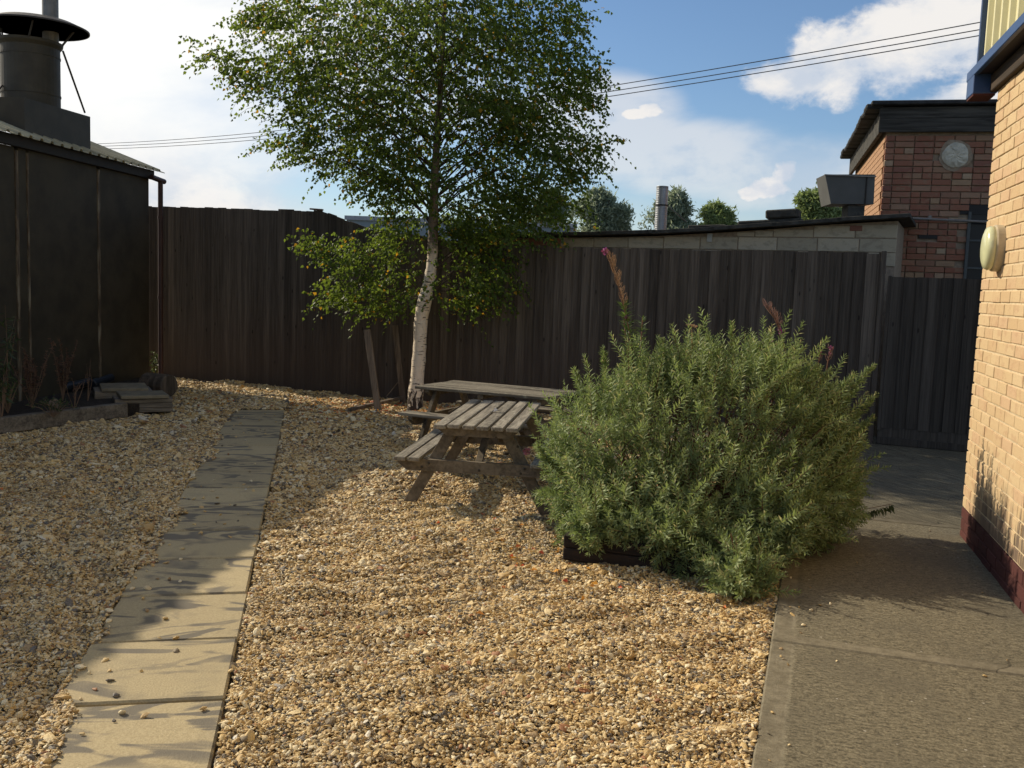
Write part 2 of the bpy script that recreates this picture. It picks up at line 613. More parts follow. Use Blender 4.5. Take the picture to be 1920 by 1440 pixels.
# gravel: every pebble takes its own colour
STONE = [(0.00, (0.72, 0.55, 0.285)), (0.13, (0.62, 0.43, 0.175)), (0.30, (0.49, 0.315, 0.115)), (0.42, (0.80, 0.68, 0.44)),
         (0.54, (0.30, 0.195, 0.09)), (0.63, (0.58, 0.39, 0.16)), (0.74, (0.17, 0.13, 0.08)), (0.81, (0.66, 0.53, 0.31)),
         (0.87, (0.10, 0.09, 0.08)), (0.94, (0.34, 0.135, 0.055)), (0.955, (0.07, 0.07, 0.075)), (0.985, (0.72, 0.66, 0.54))]
m, t = material('pebble_stone')
oi = t.new('ShaderNodeObjectInfo')
c = t.ramp(oi.outputs['Random'], STONE, 'CONSTANT')
gp = t.new('ShaderNodeNewGeometry')
n = t.noise(gp.outputs['Position'], 160, 3, .6)
nbig = t.noise(gp.outputs['Position'], 1.3, 3, .6)
c = t.mix(t.m('MULTIPLY', t.step(n, .35, .75), .4), c, (0.50, 0.38, 0.22))
c = t.mix(t.m('MULTIPLY', t.step(nbig, .4, .7), .25), c, (0.26, 0.18, 0.10))
finish(t, c, .62, n, .002, .35)

m, t = material('gravel_bed')
gp = t.new('ShaderNodeNewGeometry')
vo = t.new('ShaderNodeTexVoronoi', feature='F1')
t.l.new(gp.outputs['Position'], vo.inputs['Vector'])
vo.inputs['Scale'].default_value = 46
wn_ = t.new('ShaderNodeTexWhiteNoise')
t.l.new(vo.outputs['Color'], wn_.inputs[0])
c = t.ramp(wn_.outputs[0], STONE, 'CONSTANT')
c = t.mix(.55, c, (0.20, 0.145, 0.075))
finish(t, c, .8, vo.outputs['Distance'], -.02, .2)

# slabs with grey trowel swirls
m, t = material('paving_slab')
co, r = obj_coords(t)
wv = t.noise(t.scale(co, (1.7, 4.0, 1)), 1.0, 2.0, .45, 3.0)
w2 = t.noise(t.scale(co, (1.6, 1.6, 1)), 1.0, 3, .5, .5)
fine = t.noise(co, 120, 4, .7)
c = t.mix(t.step(fine, .3, .7), (0.355, 0.28, 0.155), (0.475, 0.385, 0.225))
sw = t.m('MULTIPLY', t.step(wv, .48, .57), t.step(w2, .40, .52))
c = t.mix(t.m('MULTIPLY', sw, .85), c, (0.12, 0.108, 0.09))
c = t.mix(t.m('MULTIPLY', t.step(t.noise(co, 4, 4, .6), .5, .75), .35), c, (0.20, 0.17, 0.12))
hs = t.new('ShaderNodeHueSaturation')
t.l.new(c, hs.inputs['Color'])
t.l.new(t.m('ADD', t.m('MULTIPLY', r, .25), .85), hs.inputs['Value'])
finish(t, hs.outputs[0], .8, fine, .003, .3)

# concrete, brushed across, and the ribbed bay near the gate
for nm, sc_, rb in (('brushed_concrete', (26, 62, 1), .008), ('tamped_concrete', (4, 30, 1), .03)):
    m, t = material(nm)
    tcn = t.new('ShaderNodeTexCoord')
    co = tcn.outputs['Object']
    rot = t.new('ShaderNodeMapping')
    t.l.new(co, rot.inputs[0])
    rot.inputs['Rotation'].default_value[2] = 0.0 if nm[0] == 'b' else 0.9
    st = t.noise(t.scale(rot.outputs[0], sc_), 1.0, 5, .65, .3)
    fi = t.noise(co, 85, 6, .8)
    bi = t.noise(co, 1.8, 5, .6, .3)
    c = t.mix(t.step(t.m('ADD', t.m('MULTIPLY', fi, .6), t.m('MULTIPLY', st, .4)), .36, .64), (0.055, 0.047, 0.031), (0.29, 0.252, 0.168))
    c = t.mix(t.m('MULTIPLY', t.step(bi, .42, .68), .5), c, (0.12, 0.105, 0.075))
    vo = t.new('ShaderNodeTexVoronoi', feature='F1')
    t.l.new(co, vo.inputs['Vector'])
    vo.inputs['Scale'].default_value = 9
    c = t.mix(t.m('MULTIPLY', t.step(vo.outputs['Distance'], .06, .035), .7), c, (0.50, 0.46, 0.38))
    sx_ = t.new('ShaderNodeSeparateXYZ')
    t.l.new(co, sx_.inputs[0])
    mg = t.m('MAXIMUM', t.step(t.m('ADD', sx_.outputs[0], t.m('MULTIPLY', bi, .03)), .125, .10), t.step(t.m('ADD', sx_.outputs[1], t.m('MULTIPLY', bi, .03)), .115, .09))
    c = t.mix(t.m('MULTIPLY', mg, .65), c, t.mix(t.step(t.noise(co, 12, 5, .7), .35, .65), (0.155, 0.132, 0.090), (0.27, 0.235, 0.165)))
    h = t.m('ADD', t.m('MULTIPLY', t.m('MULTIPLY', st, 1.0), t.m('SUBTRACT', 1.0, mg)), t.m('MULTIPLY', fi, .7))
    crk = t.new('ShaderNodeTexVoronoi', feature='DISTANCE_TO_EDGE')
    t.l.new(t.vm('ADD', co, t.vm('MULTIPLY', t.noise(co, 3, 4, .6, 0, 1), (.25, .25, 0))), crk.inputs['Vector'])
    crk.inputs['Scale'].default_value = .75
    c = t.mix(t.m('MULTIPLY', t.m('MULTIPLY', t.step(crk.outputs['Distance'], .0035, .001), t.step(bi, .45, .55)), .6), c, (0.03, 0.025, 0.018))
    finish(t, c, .85, h, rb, .25)
plain('concrete_edge', (0.20, 0.17, 0.12), 0.8, 0.2, 9, bump=.003)


def brickmat(name, ramp, blotch, bl=.5, stain=None, bump=.003):
    m, t = material(name)
    co, r = obj_coords(t)
    c = t.ramp(r, ramp)
    n = t.noise(t.scale(co, (1, 1, 1.6)), 11, 4, .6)
    c = t.mix(t.m('MULTIPLY', t.step(n, .5, .66), bl), c, blotch)
    f = t.noise(co, 90, 4, .7)
    c = t.mix(t.m('MULTIPLY', t.step(f, .5, .8), .3), c, tuple(x * .6 for x in blotch))
    if stain:
        gp = t.new('ShaderNodeNewGeometry')
        s_ = t.new('ShaderNodeSeparateXYZ')
        t.l.new(gp.outputs['Position'], s_.inputs[0])
        hn = t.noise(t.scale(gp.outputs['Position'], (9, 9, 1.4)), 1.0, 4, .6)
        hn2 = t.noise(t.scale(gp.outputs['Position'], (26, 26, 2)), 1.0, 4, .6)
        lvl = t.m('SUBTRACT', t.m('ADD', t.m('MULTIPLY', hn, 1.0), t.m('MULTIPLY', hn2, .7)), s_.outputs[2])
        k = t.m('MULTIPLY', t.step(lvl, .34, .60), t.step(s_.outputs[1], 6.2, 5.6))
        c = t.mix(t.m('MULTIPLY', k, .82), c, stain)
    finish(t, c, .85, f, bump, .25)
    return m


brickmat('buff_brick', [(0, (0.55, 0.395, 0.22)), (.35, (0.58, 0.43, 0.25)), (.7, (0.53, 0.37, 0.205)), (1, (0.55, 0.375, 0.225))], (0.42, 0.24, 0.14), .42, (0.085, 0.062, 0.05))
brickmat('maroon_brick', [(0, (0.060, 0.020, 0.017)), (1, (0.095, 0.032, 0.027))], (0.06, 0.02, 0.02), .5)
brickmat('red_brick', [(0, (0.33, 0.145, 0.09)), (.25, (0.27, 0.115, 0.075)), (.48, (0.36, 0.18, 0.115)), (.62, (0.25, 0.11, 0.08)), (.75, (0.38, 0.25, 0.155)), (.86, (0.32, 0.165, 0.11)), (1, (0.44, 0.33, 0.22))], (0.30, 0.20, 0.13), .6, bump=.008)
brickmat('sunlit_side_brick', [(0, (0.36, 0.21, 0.12)), (1, (0.44, 0.28, 0.17))], (0.22, 0.11, 0.07), .5)  # paler, buffer copy of the red brick: sunlight on the side wall put into colour
brickmat('concrete_block', [(0, (0.42, 0.36, 0.26)), (1, (0.56, 0.48, 0.35))], (0.18, 0.15, 0.11), .35, bump=.004)

# ------------------------------------------------------------------ ground
PU = Vector((-0.206, 0.9785, 0)).normalized()              # direction of the slab path
PR = Vector((PU.y, -PU.x, 0))                              # to its right
P0 = Vector((-0.905, 2.89, 0))
CE0, CEU = Vector((0.83, 3.01, 0)), Vector((0.305, 0.952, 0)).normalized()    # left edge of the concrete


def gh(x, y):
    """height of the raked gravel"""
    s = np.asarray(x), np.asarray(y)
    h = (.007 * np.sin(4.1 * s[0] + 1.3 * s[1] + 1) + .006 * np.sin(-2.7 * s[0] + 5.3 * s[1] + .4) +
         .005 * np.sin(9.1 * s[0] + 3.7 * s[1]) + .005 * np.sin(3.9 * s[0] - 11.3 * s[1] + 2) +
         .012 * np.sin(17 * s[0] + 9 * s[1] + 2 * np.sin(2.3 * s[0] + s[1])) * np.sin(2.1 * s[0] - 3.3 * s[1]) +
          .011 * np.sin(-11 * s[0] + 19 * s[1] + 2 * np.sin(1.7 * s[1] - 2 * s[0])) * np.sin(3.1 * s[0] + 1.3 * s[1] + 1) +
          .004 * np.sin(15.1 * s[0] + 8.2 * s[1] + 3) + .003 * np.sin(7.9 * s[0] - 21.0 * s[1] + 1) - .022)
    # arcs left by the rake
    dc = np.hypot(s[0] + .9, s[1] - 6.1)
    h = h + .011 * np.sin(27 * dc + 1.5 * np.sin(2.2 * s[0] + 1.1) + 1.2 * np.sin(3.1 * s[1])) * np.exp(-((s[1] - 4.6) / 1.5) ** 2) * (.55 + .45 * np.sin(3.3 * s[0] - 1.9 * s[1]))
    # heaped against the left side of the path
    q = (s[0] - P0.x) * PR.x + (s[1] - P0.y) * PR.y
    lf = np.exp(-((q + .78) / .20) ** 2)
    h = h + .030 * lf
    rt = np.exp(-((q - .0) / .10) ** 2) * (q > -.02)
    return h + .004 * rt


nx, ny = 150, 170
gx = np.linspace(-9, 6.5, nx)
gy = np.linspace(0.3, 16, ny)
X, Y = np.meshgrid(gx, gy)
Z = gh(X, Y) - .012
q = (X - P0.x) * PR.x + (Y - P0.y) * PR.y
Z = np.where((q > -.585) & (q < -.01), -.06, Z)
qc = (X - CE0.x) * CEU.y - (Y - CE0.y) * CEU.x
Z = np.where(qc > -.02, -.09, Z)
vs = np.stack([X.ravel(), Y.ravel(), Z.ravel()], 1)
ii = np.arange(nx * ny).reshape(ny, nx)
fs = np.stack([ii[:-1, :-1].ravel(), ii[:-1, 1:].ravel(), ii[1:, 1:].ravel(), ii[1:, :-1].ravel()], 1)
me = bpy.data.meshes.new('gravel_bed')
me.from_pydata(vs.tolist(), [], fs.tolist())
me.materials.append(MATS['gravel_bed'])
tag(link('gravel_bed', me), kind='structure')

mb = MB()
mb.add([(-600, -200, -.11), (600, -200, -.11), (600, 900, -.11), (-600, 900, -.11)], [(0, 1, 2, 3)])
plain('far_ground', (0.11, 0.10, 0.06), 0.95, 0.3, .3)
tag(mb.build('ground', MATS['far_ground']), kind='structure')

# path: sand bed with the slabs lying on it
PA = math.atan2(PU.y, PU.x) - math.pi / 2
pth = MB().box((-.30, 3.4, -.05), (.58, 9.9, .02)).build('path', MATS['soil'], None, (P0.x, P0.y, 0), (0, 0, PA))
tag(pth, kind='structure')
slab_me = MB().box((0, 0, -.019), (.592, .586, .038), .008).mesh('slab', MATS['paving_slab'])
for k in range(-2, 14):
    y = .52 - .303 + .6075 * k + (.0 if k < 11 else .0)
    link('slab', slab_me, pth, (-.298 + rnd.uniform(-.004, .004), y, rnd.uniform(-.003, .003)),
         (rnd.uniform(-.005, .005), rnd.uniform(-.005, .005), rnd.uniform(-.006, .006)))

# concrete bays
CA = math.atan2(CEU.y, CEU.x) - math.pi / 2
pv = MB().box((1.0, 4.0, -.095), (2.9, 12.0, .03)).build('pavement', MATS['soil'], None, (CE0.x, CE0.y, 0), (0, 0, CA))
tag(pv, kind='structure')
edge = [(-2.2, 1.235, 'brushed_concrete'), (1.247, 3.95, 'brushed_concrete'), (3.962, 9.0, 'tamped_concrete')]
for y0, y1, mt in edge:
    x1 = 2.6
    o = MB().box(((x1) / 2 + .0, (y1 - y0) / 2, -.04), (x1, y1 - y0, .08), .008).build('concrete_bay', MATS[mt], pv, (0, y0, 0))

# ------------------------------------------------------------------ gravel pebbles
WALL_O, WALL_A = Vector((3.02, 6.27, 0)), Vector((-.25, -.968, 0)).normalized()
SH_O, SH_A = Vector((-5.08, 13.36, 0)), Vector((-.0883, -.9961, 0))
FE_O, FE_U, FE_W = Vector((-5.21, 14.34, 0)), Vector((.9085, -.4179, 0)), Vector((.4179, .9085, 0))
pts, scl = [], []
for (y0, y1, dn, sz) in ((2.3, 3.6, 20000, .0047), (3.6, 5.0, 18000, .0050), (5.0, 7.0, 13000, .0058), (7.0, 9.5, 7500, .0077), (9.5, 15, 3600, .0106)):
    hw0 = -.58 * y1 - .3
    hw1 = 1.9 if y1 < 6 else 4.2
    n = int(dn * (y1 - y0) * (hw1 - hw0))
    a = np.stack([NR.uniform(hw0, hw1, n), NR.uniform(y0, y1, n)], 1)
    pts.append(a)
    scl.append(np.full(n, sz))
pts, scl = np.concatenate(pts), np.concatenate(scl)
px_, py_ = pts[:, 0], pts[:, 1]
q = (px_ - P0.x) * PR.x + (py_ - P0.y) * PR.y
sl = (px_ - P0.x) * PU.x + (py_ - P0.y) * PU.y
lefte = -.585 + .05 * np.sin(2.3 * sl + 1.0) + .035 * np.sin(6.1 * sl) + .02 * np.sin(17 * sl) + NR.normal(0, .015, len(q))
lefte = np.maximum(lefte, -.597)
onslab = (q > lefte) & (q < .008) & (sl < 8.44)
qc = (px_ - CE0.x) * CEU.y - (py_ - CE0.y) * CEU.x
onconc = qc > -.004
fd = (px_ - FE_O.x) * FE_W.x + (py_ - FE_O.y) * FE_W.y
infence = fd > -.01
sd_ = (px_ - SH_O.x) * SH_A.x + (py_ - SH_O.y) * SH_A.y
so_ = (px_ - SH_O.x) * (-SH_A.y) + (py_ - SH_O.y) * SH_A.x
inshed = (so_ < .02) & (sd_ > 0)
BED = [(-4.87, 8.84), (-4.22, 10.22), (-4.0, 10.66), (-3.98, 10.74), (-4.62, 12.2), (-5.2, 13.3), (-7.5, 13.3), (-7.5, 4.5)]
inbed = np.zeros(len(q), bool)
j = len(BED) - 1
for i in range(len(BED)):
    xi, yi = BED[i]
    xj, yj = BED[j]
    cr = ((yi > py_) != (yj > py_)) & (px_ < (xj - xi) * (py_ - yi) / (yj - yi + 1e-9) + xi)
    inbed ^= cr
    j = i
keep = ~(onslab | onconc | infence | inshed | inbed) & (np.abs(px_) < .60 * py_ + .4)
pts, scl = pts[keep], scl[keep]
z = gh(pts[:, 0], pts[:, 1]) + NR.uniform(-.006, .006, len(pts))
qq = (pts[:, 0] - P0.x) * PR.x + (pts[:, 1] - P0.y) * PR.y
z = np.where((qq > -.60) & (qq < 0), np.maximum(z, .004), z)
# a few stray pebbles on slabs and concrete
ex = []
for _ in range(130):
    s_ = rnd.uniform(-.3, 8.3)
    qv = -.58 + abs(rnd.gauss(0, .16)) if rnd.random() < .75 else rnd.uniform(-.55, 0)
    if qv < 0:
        p = P0 + PU * s_ + PR * qv
        ex.append((p.x, p.y, .004, rnd.uniform(.006, .0125)))
for _ in range(60):
    qv = abs(rnd.gauss(0, .10)) if rnd.random() < .6 else rnd.uniform(0, 1.4)
    p = CE0 + CEU * rnd.uniform(-.2, 5) + Vector((CEU.y, -CEU.x, 0)) * qv
    ex.append((p.x, p.y, .004, rnd.uniform(.003, .009)))
ex = np.array(ex)
allp = np.concatenate([np.stack([pts[:, 0], pts[:, 1], z], 1), ex[:, :3]])
sc_all = np.concatenate([scl * np.exp(NR.normal(0, .42, len(scl))), ex[:, 3]])
nP = len(allp)
rots = np.stack([NR.normal(0, .45, nP), NR.normal(0, .45, nP), NR.uniform(0, 6.28, nP)], 1)
sc3 = np.stack([sc_all * NR.uniform(1.0, 1.75, nP), sc_all * NR.uniform(.8, 1.15, nP), sc_all * NR.uniform(.35, .65, nP)], 1)
me = bpy.data.meshes.new('gravel')
me.vertices.add(nP)
me.vertices.foreach_set('co', allp.astype(np.float32).ravel())
for an, arr in (('peb_rot', rots), ('peb_scale', sc3)):
    at = me.attributes.new(an, 'FLOAT_VECTOR', 'POINT')
    at.data.foreach_set('vector', arr.astype(np.float32).ravel())
me.materials.append(MATS['pebble_stone'])
gravel = tag(link('gravel', me), 'loose golden brown and grey flint pebbles covering the yard', 'gravel', kind='stuff')
ng = bpy.data.node_groups.new('pebbles', 'GeometryNodeTree')
ng.interface.new_socket('Geometry', in_out='INPUT', socket_type='NodeSocketGeometry')
ng.interface.new_socket('Geometry', in_out='OUTPUT', socket_type='NodeSocketGeometry')
g = NT(ng)
gi, go = g.new('NodeGroupInput'), g.new('NodeGroupOutput')
gti = g.new('GeometryNodeGeometryToInstance')
for k in range(6):
    ico = g.new('GeometryNodeMeshIcoSphere')
    ico.inputs['Radius'].default_value = 1
    ico.inputs['Subdivisions'].default_value = 2
    setp = g.new('GeometryNodeSetPosition')
    g.l.new(ico.outputs[0], setp.inputs[0])
    ps = g.new('GeometryNodeInputPosition')
    nn = g.noise(g.vm('ADD', ps.outputs[0], (k * 7.3, k * 3.1, k)), .9, 2, .6, 0, out='Color')
    off = g.vm('MULTIPLY', g.vm('SUBTRACT', nn, (.5, .5, .5)), (1.9, 1.9, 1.5))
    g.l.new(off, setp.inputs['Offset'])
    ss = g.new('GeometryNodeSetShadeSmooth')
    g.l.new(setp.outputs[0], ss.inputs[0])
    ss.inputs['Shade Smooth'].default_value = k % 3 == 0
    smt = g.new('GeometryNodeSetMaterial')
    g.l.new(ss.outputs[0], smt.inputs[0])
    smt.inputs['Material'].default_value = MATS['pebble_stone']
    g.l.new(smt.outputs[0], gti.inputs[0])
iop = g.new('GeometryNodeInstanceOnPoints')
g.l.new(gi.outputs[0], iop.inputs['Points'])
g.l.new(gti.outputs[0], iop.inputs['Instance'])
iop.inputs['Pick Instance'].default_value = True
rv = g.new('FunctionNodeRandomValue', data_type='INT')
rv.inputs[4].default_value = 0
rv.inputs[5].default_value = 5
g.l.new(rv.outputs[2], iop.inputs['Instance Index'])
na = g.new('GeometryNodeInputNamedAttribute', data_type='FLOAT_VECTOR')
na.inputs[0].default_value = 'peb_rot'
e2r = g.new('FunctionNodeEulerToRotation')
g.l.new(na.outputs[0], e2r.inputs[0])
g.l.new(e2r.outputs[0], iop.inputs['Rotation'])
na = g.new('GeometryNodeInputNamedAttribute', data_type='FLOAT_VECTOR')
na.inputs[0].default_value = 'peb_scale'
g.l.new(na.outputs[0], iop.inputs['Scale'])
g.l.new(iop.outputs[0], go.inputs[0])
md = gravel.modifiers.new('pebbles', 'NODES')
md.node_group = ng
print('pebbles', nP)

# ------------------------------------------------------------------ fence
fa = math.atan2(FE_U.y, FE_U.x)
fence = empty('wooden_fence', FE_O, fa)
tag(fence, 'tall dark close-board timber fence across the back of the yard, stepping lower to the right', 'fence')


def fence_top(s):
    if s < 2.80: return 2.51 - .022 * s
    if s < 3.6: return 2.45 - (s - 2.8) * .29
    if s < 5.2: return 2.218 - (s - 3.6) * .11
    return 2.035 - max(0, min(1, (s - 5.2) / 2)) * .015


s = -1.1
while s < 9.94:
    wd = .118 + rnd.uniform(-.004, .006)
    s2 = min(s + wd, 9.95)
    zt0, zt1 = fence_top(s) + rnd.uniform(-.010, .012), 0
    zt1 = zt0 + (fence_top(s2) - fence_top(s)) + rnd.uniform(-.003, .003)
    ln = rnd.uniform(-.002, .002)
    zb = .0 + rnd.uniform(-.01, .015) - .03
    yo = rnd.uniform(-.002, .003)
    # feather edge board: thick edge proud towards the yard, thin edge tucked under the next
    poly = [(0, 0 + yo), (0, -.024 + yo), (s2 - s + .012, -.004 + yo), (s2 - s + .012, 0.004 + yo)]
    vs = [(x + ln * 0, y, zb) for x, y in poly] + [(x + ln, y, zt0 + (zt1 - zt0) * (x / (s2 - s))) for x, y in poly]
    fs = [(0, 1, 2, 3), (7, 6, 5, 4)] + [(i, (i + 1) % 4, (i + 1) % 4 + 4, i + 4) for i in range(4)]
    MB().add(vs, fs).build('board', MATS['fence_wood'], fence, (s, 0, 0))
    s = s2
for z_ in (.35, 1.1, 1.85):
    MB().box((4.4, .045, z_), (11.2, .07, .09)).build('rail', MATS['fence_wood'], fence)
for xp in (-.9, 1.4, 3.4, 5.6, 7.8, 9.9):
    zt = fence_top(xp) - .06
    MB().box((xp, .10, zt / 2 - .02), (.09, .04, zt), .004).build('post', MATS['fence_wood'], fence)
MB().box((9.975, -.01, 1.0), (.05, .06, 2.08), .004).build('post', MATS['fence_wood'], fence)

off = MB().box((0, 0, 0), (.20, .05, .022), .003, Matrix.Rotation(.06, 3, 'Y'))
p = FE_O + FE_U * 2.72
tag(off.build('timber_offcut', MATS['stake_wood'], None, (p.x, p.y, fence_top(2.72) + .022), (0, 0, fa)),
    'short scrap of board lying on top of the fence where it starts to step down', 'offcut')

gp_ = FE_O + FE_U * 10.04
gate = empty('wooden_gate', gp_, fa)
tag(gate, 'lower dark timber gate at the right end of the fence beside the brick wall', 'gate')
s = 0.03
while s < 1.6:
    wd = .118 + rnd.uniform(-.005, .006)
    poly = [(0, 0), (0, -.022), (wd + .01, -.004), (wd + .01, .004)]
    zt0 = 1.775 + rnd.uniform(-.004, .004)
    zb = .185 + rnd.uniform(-.008, .006)
    vs = [(x, y, zb) for x, y in poly] + [(x, y, zt0) for x, y in poly]
    fs = [(0, 1, 2, 3), (7, 6, 5, 4)] + [(i, (i + 1) % 4, (i + 1) % 4 + 4, i + 4) for i in range(4)]
    MB().add(vs, fs).build('board', MATS['gate_wood'], gate, (s, 0, 0))
    s += wd
MB().box((.01, -.004, .97), (.034, .05, 1.63), .004).build('stile', MATS['gate_wood'], gate)
MB().box((.83, .004, .135), (1.66, .026, .11), .004).build('bottom_board', MATS['gate_wood'], gate)
MB().box((.83, -.006, .045), (1.66, .03, .075), .004).build('bottom_board', MATS['gate_wood'], gate)
for z_ in (.5, 1.5):
    MB().box((.83, .04, z_), (1.6, .05, .09)).build('rail', MATS['gate_wood'], gate)

# ------------------------------------------------------------------ shed on the left
sa = math.atan2(SH_A.y, SH_A.x)
shed = empty('dark_shed', SH_O, sa)
tag(shed, 'dark brown flat-panelled shed with a pale ribbed metal roof at the left', 'shed')
LEN, DEP = 8.3, 3.4
MB().box((LEN / 2, -DEP / 2 - .03, 1.40), (LEN - .02, DEP, 2.8)).build('wall', MATS['shed_trim'], shed)
for x0, x1 in ((0.0, 1.30), (1.37, 2.79), (2.84, 2.98), (3.05, 4.2), (4.25, 5.9), (5.95, 8.3)):
    MB().box(((x0 + x1) / 2, -.012, 1.42), (x1 - x0, .03, 2.78), .003).build('wall_panel', MATS['shed_panel'], shed)
# pale cover strips between the panels, paint worn off in patches
m, t = material('worn_strip')
tcn = t.new('ShaderNodeTexCoord')
n = t.noise(t.scale(tcn.outputs['Object'], (20, 20, 3.2)), 1.0, 5, .65)
c = t.ramp(n, [(0, (0.05, 0.04, 0.03)), (.44, (0.08, 0.06, 0.04)), (.50, (0.13, 0.09, 0.055)), (.60, (0.20, 0.17, 0.12)), (1, (0.40, 0.36, 0.28))])
finish(t, c, .7, n, .003, .3)
for xs, wd in ((1.335, .05), (2.815, .025), (3.015, .045), (4.225, .04), (5.925, .04)):
    MB().box((xs, .002, 1.42), (wd, .022, 2.72), .003).build('cover_strip', MATS['worn_strip'], shed)
MB().box((LEN / 2, .03, 2.87), (LEN + .1, .06, .12), .004).build('fascia', MATS['shed_trim'], shed)
# roof: ribbed sheet climbing away from the yard
PIT = math.tan(R_(20))
mb = MB()
prof, xx = [], -.22
while xx < LEN:
    prof += [(xx, 0), (xx + .13, 0), (xx + .145, .028), (xx + .185, .028), (xx + .20, 0)]
    xx += .20
y0, y1 = .13, -1.9
vs = [(x, y0, 2.925 + h) for x, h in prof] + [(x, y1, 2.925 + h + (y0 - y1) * PIT) for x, h in prof]
vs += [(x, y0, 2.915 + h) for x, h in prof] + [(x, y1, 2.915 + h + (y0 - y1) * PIT) for x, h in prof]
n = len(prof)
fs = [(i, i + 1, n + i + 1, n + i) for i in range(n - 1)] + [(2 * n + i, 3 * n + i, 3 * n + i + 1, 2 * n + i + 1) for i in range(n - 1)]
fs += [(i, 2 * n + i, 2 * n + i + 1, i + 1) for i in range(n - 1)]
fs += [(0, n, 3 * n, 2 * n), (n - 1, 3 * n - 1, 4 * n - 1, 2 * n - 1)]
mb.add(vs, fs).build('roof', MATS['roof_sheet'], shed)
mb = MB()
vs = [(x, y1, v[2]) for x, v in zip([p_[0] for p_ in prof], vs[n:2 * n])]
vs2 = [(x, y1 - 1.9, 2.925 + h) for x, h in prof]
mb.add(vs + vs2, [(i, i + 1, n + i + 1, n + i) for i in range(n - 1)]).build('roof', MATS['roof_sheet'], shed)
mb = MB()
mb.add([(0.0, 0, 2.8), (0.0, -1.95, 2.8), (0.0, -1.95, 2.90 + 1.95 * PIT), (0.0, 0, 2.90),
        (.05, 0, 2.8), (.05, -1.95, 2.8), (.05, -1.95, 2.90 + 1.95 * PIT), (.05, 0, 2.90)],
       [(0, 1, 2, 3), (7, 6, 5, 4), (0, 3, 7, 4), (0, 4, 5, 1), (1, 5, 6, 2), (2, 6, 7, 3)])
mb.build('gable', MATS['shed_trim'], shed)
# gutter stub and downpipe
gt = MB().tube([(.12, .10, 2.83), (-.05, .11, 2.815), (-.20, .13, 2.80)], .036, 10).build('gutter', MATS['drainpipe_paint'], shed, smooth=False)
dp = MB()
dpx = -.115
dp.tube([(dpx, .115, 2.80), (dpx, .115, .06)], .034, 12)
dp.build('downpipe', MATS['drainpipe_paint'], shed)
for zz in (2.3, 1.2, .3):
    MB().lathe((dpx, .115, zz), [(.034, -.02), (.041, -.02), (.041, .02), (.034, .02)], 12).build('pipe_collar', MATS['drainpipe_paint'], shed)
# roof plinth box and flue
box = MB()
bx0, bx1, by0, by1 = 1.36, 2.72, -.08, -1.15
zr = lambda y: 2.93 + (.13 - y) * PIT
vs = [(bx0, by0, zr(by0) - .03), (bx1, by0, zr(by0) - .03), (bx1, by1, zr(by1) - .03), (bx0, by1, zr(by1) - .03),
      (bx0, by0, 3.41), (bx1, by0, 3.38), (bx1, by1, 3.38), (bx0, by1, 3.41)]
box.add(vs, [(0, 1, 5, 4), (1, 2, 6, 5), (2, 3, 7, 6), (3, 0, 4, 7), (4, 5, 6, 7), (0, 3, 2, 1)])
box.build('flue_plinth', MATS['flue_paint'], shed)


def sh_local(P):
    d = Vector(P) - SH_O
    return Vector((d.x * SH_A.x + d.y * SH_A.y, d.x * (-SH_A.y) + d.y * SH_A.x, P[2]))


fc = sh_local(V(58, 190, 11.35))
fx, fy = fc.x, fc.y
flue = MB().lathe((fx, fy, 0), [(.315, 3.34), (.315, 3.52), (.321, 3.52), (.321, 3.54), (.315, 3.54), (.315, 3.95), (.321, 3.95), (.321, 3.97),
                               (.315, 3.97), (.315, 4.05), (.345, 4.09), (.35, 4.12), (.33, 4.12), (.31, 4.05), (.28, 3.9)], 40)
flue.build('flue', MATS['flue_paint'], shed)
cc = sh_local(V(68, 40, 11.35))
MB().lathe((cc.x, cc.y, 4.27), [(.565, 0), (.565, .015), (.42, .075), (.20, .12), (.02, .14), (.01, .125), (.20, .105), (.42, .06), (.55, .0)], 48).build('cowl', MATS['cowl_paint'], shed, smooth=False)
for q in (.5, 1.9, 3.3, 4.7, 5.7):
    MB().tube([(fx + .325 * math.cos(q), fy + .325 * math.sin(q), 4.09), (cc.x + .43 * math.cos(q), cc.y + .43 * math.sin(q), 4.32)], .012, 6).build('cowl_strut', MATS['cowl_paint'], shed)
pc = sh_local(V(95, 70, 11.5))
MB().tube([(pc.x, pc.y, 3.5), (pc.x, pc.y, 5.4)], .088, 20).build('inner_pipe', MATS['mast_metal'], shed, smooth=False)
g0, g1 = sh_local(V(118, 96, 11.1)), sh_local(V(159, 211, 11.9))
MB().tube([g0, g1], .012, 6).build('guy_rod', MATS['cowl_paint'], shed)
g0, g1 = sh_local(V(4, 160, 11.1)), sh_local(V(-40, 215, 10.6))
MB().tube([g0, g1], .012, 6).build('guy_rod', MATS['cowl_paint'], shed)

